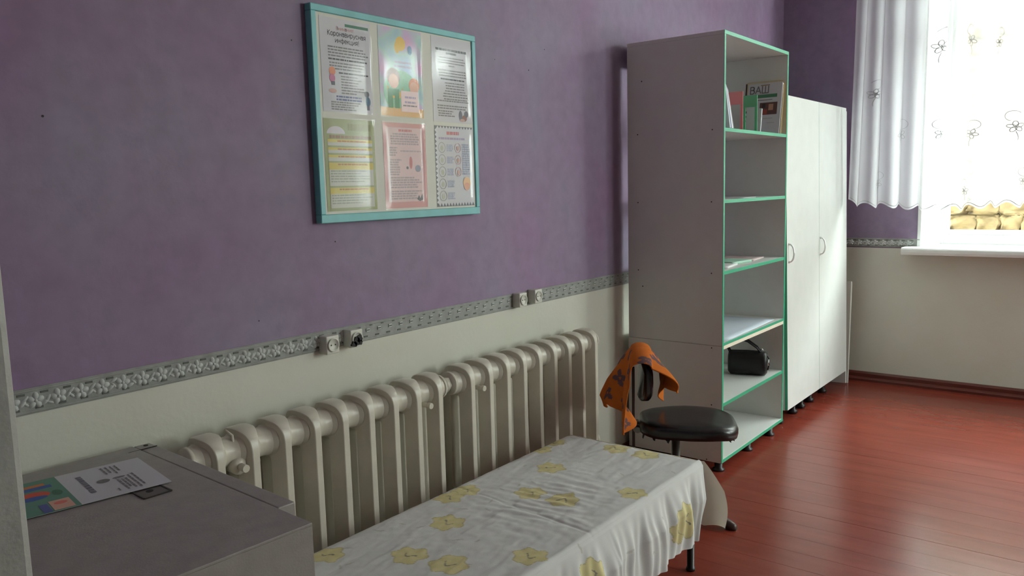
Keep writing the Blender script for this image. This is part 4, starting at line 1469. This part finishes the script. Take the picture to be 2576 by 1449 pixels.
for k in range(5):
    a = math.radians(-25+72*k)
    ca, sa = math.cos(a), math.sin(a)
    bm = bmesh.new()
    P = lambda r, z_: (r*ca, r*sa, z_)
    prf = [(0.035, 0.078, 0.021), (0.10, 0.072, 0.021), (0.20, 0.050, 0.021), (0.24, 0.036, 0.022), (0.258, 0.026, 0.018), (0.266, 0.020, 0.009)]
    # flat-bottomed rounded arm
    rr_ = []
    for (r, zt_, hw) in prf:
        zb_ = zt_-0.026 if r < 0.22 else max(0.0, zt_-0.034)
        ring = []
        for q in range(10):
            b_ = math.pi*q/9
            ring.append(bm.verts.new((r*ca-sa*hw*math.cos(b_), r*sa+ca*hw*math.cos(b_), zb_+(zt_-zb_)*math.sin(b_)**0.7)))
        rr_.append(ring)
    for i in range(len(rr_)-1):
        for q in range(9):
            f = bm.faces.new((rr_[i][q], rr_[i][q+1], rr_[i+1][q+1], rr_[i+1][q]))
            f.smooth = True
        bm.faces.new((rr_[i][0], rr_[i+1][0], rr_[i+1][9], rr_[i][9]))
    bm.faces.new(rr_[0])
    bm.faces.new(rr_[-1])
    bm_obj('base_arm', bm, M['brownsteel'], ch)
    tube('glide', [(0.235*ca, 0.235*sa, 0.0), (0.235*ca, 0.235*sa, 0.012)], 0.016, M['feet'], ch, 12)
# back support: bracket, knob, two flat bars
bm = bmesh.new()
add_box(bm, -0.165, -0.02, -0.022, 0.022, SZ-0.062, SZ-0.046, 0, 0.002)
bm_obj('back_bracket', bm, M['steel'], ch)
bm = bmesh.new()
add_tube(bm, [(-0.162, -0.035, SZ-0.040), (-0.162, 0.035, SZ-0.040)], 0.020, 14)
add_tube(bm, [(-0.162, -0.060, SZ-0.040), (-0.162, -0.035, SZ-0.040)], 0.013, 12)
bm_obj('back_knob', bm, M['steel'], ch)
for s_ in (-1, 1):
    bm = bmesh.new()
    add_box(bm, -0.184, -0.172, s_*0.016-0.0055, s_*0.016+0.0055, 0.27, 0.66, 0, 0.0015)
    bm_obj('back_bar', bm, M['brownsteel'], ch)
bm = bmesh.new()
rg = []
for (dx, sc) in ((-0.162, 0.90), (-0.158, 1.0), (-0.138, 1.0), (-0.128, 0.92), (-0.125, 0.5)):
    ring = []
    for k in range(28):
        a = 2*math.pi*k/28
        c, s_ = math.cos(a), math.sin(a)
        yy = 0.150*math.copysign(abs(c)**0.6, c)*sc
        zz = 0.628+0.095*math.copysign(abs(s_)**0.6, s_)*sc
        ring.append(bm.verts.new((dx-0.035*(yy/0.15)**2*-1-0.0, yy, zz)))
    rg.append(ring)
bm.faces.new(rg[0])
for i in range(len(rg)-1):
    for k in range(28):
        f = bm.faces.new((rg[i][k], rg[i][(k+1) % 28], rg[i+1][(k+1) % 28], rg[i+1][k]))
        f.smooth = True
bm.faces.new(rg[-1])
bm_obj('backrest', bm, M['vinyl'], ch)

# towel: draped over the backrest, in the chair's frame (x = facing)
tw_root = Matrix.Translation((CX, CY, 0)) @ Matrix.Rotation(FA, 4, 'Z')
def towel(u, v):
    """u across (local y, near end first), v from the front hem over the top to the back hem"""
    yy = -0.180+0.33*u
    near = max(0.0, 1-u/0.5)
    far = min(1.0, u/0.8)
    front = 0.105+0.13*u+0.012*math.sin(u*9)
    back = 0.262+0.030*math.sin(u*8+0.6)-0.05*max(0, u-0.6)
    L_ = front+back+0.085
    s_ = v*L_
    ztop = 0.757-0.045*(abs(yy+0.01)/0.17)**2.2
    if s_ < front:
        d = front-s_
        q = d/front
        xx = -0.104+(0.055+0.050*near)*math.sin(min(1, q*1.1)*math.pi*0.62)+0.014*math.sin(yy*40+1)*q
        zz = ztop-0.016-d*0.95
    elif s_ < front+0.085:
        a = math.pi*(s_-front)/0.085
        xx = -0.147+0.043*math.cos(a)
        zz = ztop-0.016+0.024*math.sin(a)
    else:
        d = s_-front-0.085
        q = d/back
        fold = 0.020*math.sin(u*13+q*1.5)*min(1, q*2)
        xx = -0.190-(0.012+0.125*far)*q**0.75-fold
        zz = ztop-0.016-d*0.96
        yy -= 0.03*q*(1-far)
        if q > 0.80:
            xx += 0.05*(q-0.80)*5*max(0, math.sin(u*9-0.5))
    n = 0.005*noise.noise(Vector((yy*16, s_*16, 7)))
    p = tw_root @ Vector((xx+n, yy+n, zz))
    return tuple(p)
SPOTS = [(0.12, 0.78, 0.035), (0.26, 0.86, 0.028), (0.2, 0.62, 0.04), (0.42, 0.74, 0.032), (0.35, 0.50, 0.03), (0.08, 0.48, 0.028), (0.6, 0.6, 0.035), (0.7, 0.85, 0.035), (0.25, 0.25, 0.035), (0.55, 0.3, 0.035), (0.8, 0.4, 0.035), (0.1, 0.94, 0.02), (0.06, 0.3, 0.03), (0.85, 0.15, 0.03), (0.5, 0.92, 0.03)]
def towel_col(u, v):
    px, py = u*0.33, v*0.46
    for (su, sv, r) in SPOTS:
        dx, dy = px-su*0.33, py-sv*0.46
        d = math.hypot(dx, dy)
        if d < r:
            a = math.atan2(dy, dx)
            if d < r*(0.35+0.6*abs(math.cos(2*a+su*20))) and d > r*0.18*abs(math.sin(5*a)):
                return (0.13, 0.075, 0.085, 1)
    k = 1+0.08*noise.noise(Vector((px*40, py*40, 0)))
    return (0.52*k, 0.135*k, 0.022*k, 1)
to = grid_obj('towel', 90, 120, towel, mat('orange_terry', (0.5, 0.15, 0.03, 1), 0.95, spec=0.1, attr='print', bump=0.5, bscale=420), None, towel_col)
md = to.modifiers.new('thickness', 'SOLIDIFY')
md.thickness = 0.004
tag(to, 'orange patterned towel hung over the chair backrest', 'towel')

# ================================================================ things in the bookcase
SH1, SH2, SH3, SH4, SH5 = 1.688, 1.351, 1.009, ZS+0.0145, 0.358
# four thin brochures leaning against the left side
BC = [('pale_cover', 190, 200, 205, 'pale thin brochure, leftmost of those leaning on the bookcase side'),
      ('navy_cover', 32, 48, 110, 'navy blue thin brochure leaning in the top shelf of the bookcase'),
      ('white_cover', 214, 216, 218, 'white thin brochure next to the navy one in the top shelf'),
      ('grey_cover', 150, 150, 160, 'grey thin brochure nearest the pink bookend in the top shelf')]
for i, (nm, r, g, b, lab) in enumerate(BC):
    th = 0.011
    a = math.radians(17+2.0*i)
    hgt = 0.205-0.004*i
    o = empty('brochure', (3.708+0.0195*i, -0.538+0.003*i, SH1+0.001))
    o.rotation_euler = (0, -a, 0)
    tag(o, lab, 'brochure', 'thin brochures in the top shelf')
    box('pages', 0.0012, th-0.0012, 0.003, 0.145, 0.002, hgt-0.002, M['paper'], o, 0)
    cm_ = flat(nm, r, g, b, 0.4)
    box('cover', 0.0, 0.0012, 0, 0.148, 0, hgt, cm_, o, 0)
    box('cover', th-0.0012, th, 0, 0.148, 0, hgt, cm_, o, 0)
    box('spine', 0.0, th, -0.0012, 0.0002, 0, hgt, cm_, o, 0)

def bookend(xp, y_front, wdt, hgt, m, lean, label):
    o = empty('bookend', (xp, y_front, SH1))
    o.rotation_euler = (0, 0, lean)
    tag(o, label, 'bookend', 'bent sheet bookends in the top shelf')
    t = 0.003
    bar = hgt*0.32
    f = 0.014
    bm = bmesh.new()
    add_box(bm, 0, t, 0, wdt, hgt-bar, hgt, 0, 0.0008)
    add_box(bm, 0, t, 0, f, 0.0, hgt-bar, 0, 0.0008)
    add_box(bm, 0, t, wdt-f, wdt, 0.0, hgt-bar, 0, 0.0008)
    bm_obj('upright', bm, m, o)
    bm = bmesh.new()
    add_box(bm, -0.11, t, 0, wdt, 0.0004, t, 0, 0.0008)
    bm_obj('base', bm, m, o)
bookend(3.99, -0.489, 0.078, 0.200, flat('pink_enamel', 226, 138, 140, 0.35), 0.0, 'pink bookend standing in the top shelf of the bookcase')
bookend(4.12, -0.514, 0.076, 0.190, flat('mint_green_enamel', 92, 190, 140, 0.35), 0.0, 'mint green bookend in front of the magazine')

# comb-bound notebook with white cover
o = empty('comb_notebook', (4.19, -0.505, SH1+0.001))
o.rotation_euler = (0, math.radians(9), 0)
tag(o, 'white comb-bound notebook behind the green bookend', 'notebook')
box('cover', 0, 0.0015, 0, 0.090, 0, 0.128, M['paperw'], o, 0.0003)
box('pages', 0.0015, 0.010, 0.001, 0.089, 0.001, 0.127, M['paper'], o, 0)
box('cover', 0.010, 0.0115, 0, 0.090, 0, 0.128, M['paperw'], o, 0.0003)
for k in range(5):
    box('comb_ring', -0.004, 0.0155, 0.082, 0.096, 0.010+0.024*k, 0.022+0.024*k, M['black'], o, 0.002)

# magazine
o = empty('magazine', (4.368, -0.5400, SH1+0.001))
o.rotation_euler = (0, math.radians(11), 0)
tag(o, 'white magazine with green band and photo leaning in the top shelf', 'magazine')
MW = 0.190
box('cover', 0, 0.0008, 0, MW, 0, 0.285, M['paperw'], o, 0)
box('pages', 0.0008, 0.006, 0.001, MW-0.001, 0.001, 0.284, M['paper'], o, 0)
box('cover', 0.006, 0.0068, 0, MW, 0, 0.285, M['paperw'], o, 0)
def mg(name, a0, a1, z0, z1, m, d=0.0004):
    # a = distance from the left edge as the viewer sees it
    return box(name, -d, 0.0, MW-a1, MW-a0, z0, z1, m, o, 0)
mg('text_lines', 0.070, 0.120, 0.271, 0.276, flat('brown_ink', 150, 122, 92))
mg('green_band', 0.012, 0.165, 0.203, 0.222, flat('magazine_green', 70, 128, 92))
mg('text_lines', 0.060, 0.140, 0.189, 0.193, GREYINK)
mg('cover_photo', 0.072, 0.170, 0.108, 0.176, flat('photo_brown', 96, 66, 58))
mg('cover_photo', 0.076, 0.116, 0.110, 0.138, flat('photo_red', 150, 66, 56), 0.0006)
mg('cover_photo', 0.122, 0.148, 0.132, 0.166, flat('photo_tan', 176, 134, 110), 0.0006)
mg('cover_photo', 0.086, 0.104, 0.146, 0.170, flat('photo_dark', 54, 42, 40), 0.0006)
mg('text_lines', 0.095, 0.150, 0.085, 0.090, flat('pale_ink', 176, 176, 176))
mg('text_lines', 0.120, 0.160, 0.060, 0.065, M['pale_ink'])
def side_text(parent, s_, y, z_, size, m, x=-0.0007):
    q = new_obj('masthead', letter_mesh('masthead', s_, size, 0.12), m, parent)
    q.location = (x, y, z_)
    q.rotation_euler = (math.pi/2, 0, -math.pi/2)
    return q
side_text(o, 'ВАШ', MW-0.008, 0.230, 0.052, GREYINK)

# large cream folder behind the magazine
o = empty('folder', (4.386, -0.5420, SH1+0.001))
o.rotation_euler = (0, math.radians(9), 0)
tag(o, 'large cream folder leaning on the bookcase side behind the magazine', 'folder')
fc = flat('aged_cream_card', 196, 186, 152, 0.6)
prism('cover', [(0, 0), (0.210, 0), (0.210, 0.292), (0.03, 0.292), (0.008, 0.285), (0, 0.265)], 'x', 0.0, 0.002, fc, o)
prism('cover', [(0, 0), (0.210, 0), (0.210, 0.298), (0.03, 0.298), (0.008, 0.292), (0, 0.275)], 'x', 0.016, 0.018, flat('ochre_card', 190, 168, 110, 0.6), o)
box('pages', 0.002, 0.016, 0.004, 0.200, 0.003, 0.278, M['paper'], o, 0)
box('dark_spine', -0.001, 0.019, 0.203, 0.2115, 0.0, 0.288, flat('dark_spine', 62, 44, 44, 0.5), o, 0.001)

# flat papers and booklets
def flatpaper(name, xc, yc, z_, w_, d_, t, rot, m, label, cat, group=None, corner=0.0):
    def fn(u, v, _=None):
        a, b = (u-0.5)*w_, (v-0.5)*d_
        zc = z_+t+corner*max(0, (u+v-1.5))**2*4
        return (xc+a*math.cos(rot)-b*math.sin(rot), yc+a*math.sin(rot)+b*math.cos(rot), zc)
    o = grid_obj(name, 8, 8, fn, m)
    md = o.modifiers.new('thickness', 'SOLIDIFY')
    md.thickness = t
    md.offset = -1
    tag(o, label, cat, group)
    return o
flatpaper('booklet', 3.84, -0.42, SH3, 0.21, 0.16, 0.008, 0.15, flat('booklet_white', 206, 206, 206), 'white booklet lying at the left of the middle shelf', 'booklet')
flatpaper('booklet', 4.05, -0.40, SH3, 0.20, 0.15, 0.012, -0.12, flat('booklet_green', 150, 190, 170), 'pale green booklet lying in the middle shelf', 'booklet')
flatpaper('booklet', 4.28, -0.36, SH3, 0.20, 0.22, 0.006, 0.08, flat('booklet_pink', 206, 186, 184), 'pale pink booklet lying at the right of the middle shelf', 'booklet')
flatpaper('small_case', 3.98, -0.24, SH3, 0.12, 0.04, 0.018, 0.3, flat('case_black', 40, 40, 46), 'small dark case lying behind the booklets', 'case')
flatpaper('paper_sheet', 4.02, -0.44, SH2, 0.24, 0.15, 0.003, 0.1, flat('sheet_grey', 176, 180, 182), 'grey sheet of paper on the second shelf from the top', 'paper')
flatpaper('drawing_sheet', 4.04, -0.33, SH4, 0.72, 0.40, 0.0012, 0.03, flat('sheet_bluish', 196, 206, 218), 'large bluish white sheet covering the shelf above the handbag', 'paper')

# black handbag
hb = empty('handbag', (4.285, -0.415, SH5), math.radians(-72))
tag(hb, 'small black handbag with steel rings in the bookcase', 'handbag')
bm = bmesh.new()
nseg, nr = 18, 22
rings = []
for i in range(nseg+1):
    t = i/nseg
    xx = -0.105+0.21*t
    e = min(1.0, min(t, 1-t)/0.09)
    sc = 0.80+0.20*math.sqrt(max(0, 1-(1-e)**2))
    ring = []
    for k in range(nr):
        a = 2*math.pi*k/nr
        c, s_ = math.cos(a), math.sin(a)
        py = 0.062*math.copysign(abs(c)**0.75, c)*sc
        pz = 0.066*math.copysign(abs(s_)**0.75, s_)*sc
        n = 0.004*noise.noise(Vector((xx*18, py*18, pz*18)))
        ring.append(bm.verts.new((xx, py+n, max(0.002, 0.068+pz+n))))
    rings.append(ring)
bm.faces.new(rings[0])
bm.faces.new(rings[-1])
for i in range(nseg):
    for k in range(nr):
        f = bm.faces.new((rings[i][k], rings[i][(k+1) % nr], rings[i+1][(k+1) % nr], rings[i+1][k]))
        f.smooth = True
LE = mat('black_leatherette', (0.006, 0.006, 0.0065, 1), 0.42, spec=0.35, bump=0.2, bscale=180)
bm_obj('body', bm, LE, hb)
tube('zip', [(-0.095, 0.0, 0.134), (0.0, 0.0, 0.136), (0.095, 0.0, 0.134)], 0.003, M['feet'], hb, 6)
for sy in (-0.02, 0.03):
    pts = [(-0.095, sy, 0.125), (-0.115, sy, 0.165), (-0.10, sy+0.01, 0.195), (-0.05, sy+0.01, 0.205), (0.0, sy, 0.190), (0.05, sy, 0.155), (0.07, sy, 0.128)]
    bm = bmesh.new()
    add_tube(bm, pts, 0.0048, 8)
    bm_obj('strap', bm, LE, hb)
def ring_t(name, c, r, rr, ax):
    bm = bmesh.new()
    pts = []
    for k in range(17):
        a = 2*math.pi*k/16
        if ax == 'x':
            pts.append((c[0], c[1]+r*math.cos(a), c[2]+r*math.sin(a)))
        else:
            pts.append((c[0]+r*math.cos(a), c[1], c[2]+r*math.sin(a)))
    add_tube(bm, pts, rr, 6, False)
    bm_obj(name, bm, M['chrome'], hb)
ring_t('steel_ring', (0.112, 0.0, 0.072), 0.017, 0.0028, 'x')
ring_t('steel_ring', (0.070, 0.0, 0.140), 0.010, 0.0024, 'y')
bm = bmesh.new()
add_tube(bm, [(0.100, 0.0, 0.118), (0.113, 0.004, 0.095), (0.114, 0.0, 0.06), (0.108, -0.006, 0.03)], 0.004, 6)
bm_obj('tab', bm, LE, hb)

# ================================================================ curtain
CXX = 5.655
CY_L, CY_R, CZT = -0.600, -2.95, 2.93
def cur_surf(t, z):
    """t in metres of cloth run 0.. from the left edge; returns x,y"""
    f = (CZT-z)/(CZT-1.24)
    spread = 0.035*f*math.exp(-t/0.25)
    y = CY_L-t*(CY_L-CY_R)/(CY_L-CY_R)+spread
    amp = 0.020+0.018*min(1, f*1.2)
    ph = 2*math.pi*(t/0.118+0.35*math.sin(t*4.3)+0.12*math.sin(t*11+f*0.8))
    x = CXX+amp*math.sin(ph)+0.010*math.sin(ph*0.5+1.3)+0.006*f*math.sin(t*41+2*f)+0.010*noise.noise(Vector((t*5, z*1.6, 4)))
    y += 0.012*math.cos(ph)
    return x, y
def hem(t):
    return 1.243+0.040*math.exp(-t/0.05)+0.016*math.cos(2*math.pi*t/0.098)+0.012*math.sin(t*9)
def curtain_pt(u, v):
    t = u*(CY_L-CY_R)
    z = hem(t)+(CZT-hem(t))*v
    x, y = cur_surf(t, z)
    return (x, y, z)
cu = grid_obj('sheer_curtain', 760, 44, curtain_pt, M['sheer'])
tag(cu, 'white sheer curtain with embroidered flowers and scalloped hem at the window', 'curtain')
def ribbon(bm, pts, w_):
    L_, R_ = [], []
    for i, (t, z) in enumerate(pts):
        t0, z0 = pts[max(0, i-1)]
        t1, z1 = pts[min(len(pts)-1, i+1)]
        dx, dz = t1-t0, z1-z0
        l = math.hypot(dx, dz) or 1
        nx, nz = -dz/l*w_/2, dx/l*w_/2
        for s_, lst in ((1, L_), (-1, R_)):
            tt, zz = max(0.001, t+s_*nx), z+s_*nz
            x, y = cur_surf(tt, zz)
            lst.append(bm.verts.new((x-0.0022, y, zz)))
    for i in range(len(pts)-1):
        bm.faces.new((L_[i], L_[i+1], R_[i+1], R_[i]))
def emb_flower(t, z, s_, rot, seed):
    rnd = random.Random(seed)
    bm = bmesh.new()
    for k in range(5):
        a = rot+2*math.pi*k/5
        pts = []
        for q in range(13):
            b = math.pi*2*q/12
            pr, pw = 0.5*(1-math.cos(b)), 0.30*math.sin(b)
            pts.append((t+s_*(pr*math.cos(a)-pw*math.sin(a)), z+s_*(pr*math.sin(a)+pw*math.cos(a))))
        ribbon(bm, pts, 0.0038)
    # curling tendril
    d = -1 if seed % 2 else 1
    pts = []
    for q in range(20):
        a = q/19*4.2
        pts.append((t+d*s_*(0.3+0.9*math.sin(a)), z+s_*(1.0+1.1*(1-math.cos(a))*0.8)))
    ribbon(bm, pts, 0.003)
    pts = [(t-d*s_*0.3*math.sin(q/8*2.2), z-s_*(0.8+1.6*q/8)) for q in range(9)]
    ribbon(bm, pts, 0.003)
    bm_obj('embroidered_flower', bm, M['stitch'], cu)
for i, (t, z, s_, rot) in enumerate(((0.485, 2.235, 0.040, 0.4), (0.66, 2.245, 0.034, 1.0), (0.80, 2.215, 0.030, 0.2), (0.985, 2.255, 0.036, 1.4), (0.29, 1.705, 0.036, 0.7), (0.50, 1.70, 0.034, 0.1), (0.685, 1.69, 0.030, 1.1), (0.90, 1.72, 0.034, 0.4), (0.12, 1.98, 0.032, 0.2), (0.66, 1.345, 0.026, 0.3), (0.17, 1.40, 0.028, 0.9), (1.2, 1.7, 0.034, 0.5), (1.3, 2.24, 0.034, 0.8), (0.95, 1.40, 0.028, 0.3))):
    emb_flower(t, z, s_, rot, i)
bm = bmesh.new()
for lo_, hi_ in ((0.014, 0.0035), ):
    pts = [(0.004+q*(CY_L-CY_R-0.01)/500, hem(0.004+q*(CY_L-CY_R-0.01)/500)+lo_) for q in range(501)]
    ribbon(bm, pts, hi_)
bm_obj('hem_stitching', bm, M['stitch'], cu)
# rod that carries the curtain, above the picture
rod = empty('curtain_rod', (CXX, -1.75, CZT+0.012))
tag(rod, 'white curtain rod above the window', 'curtain rod')
tube('pole', [(0, 1.35, 0), (0, -1.35, 0)], 0.012, M['white_gloss'], rod, 12)
for yy in (1.0, 0.0, -1.0):
    box('bracket', -0.006, XW-CXX, yy-0.01, yy+0.01, -0.010, 0.006, M['white_gloss'], rod, 0.001)
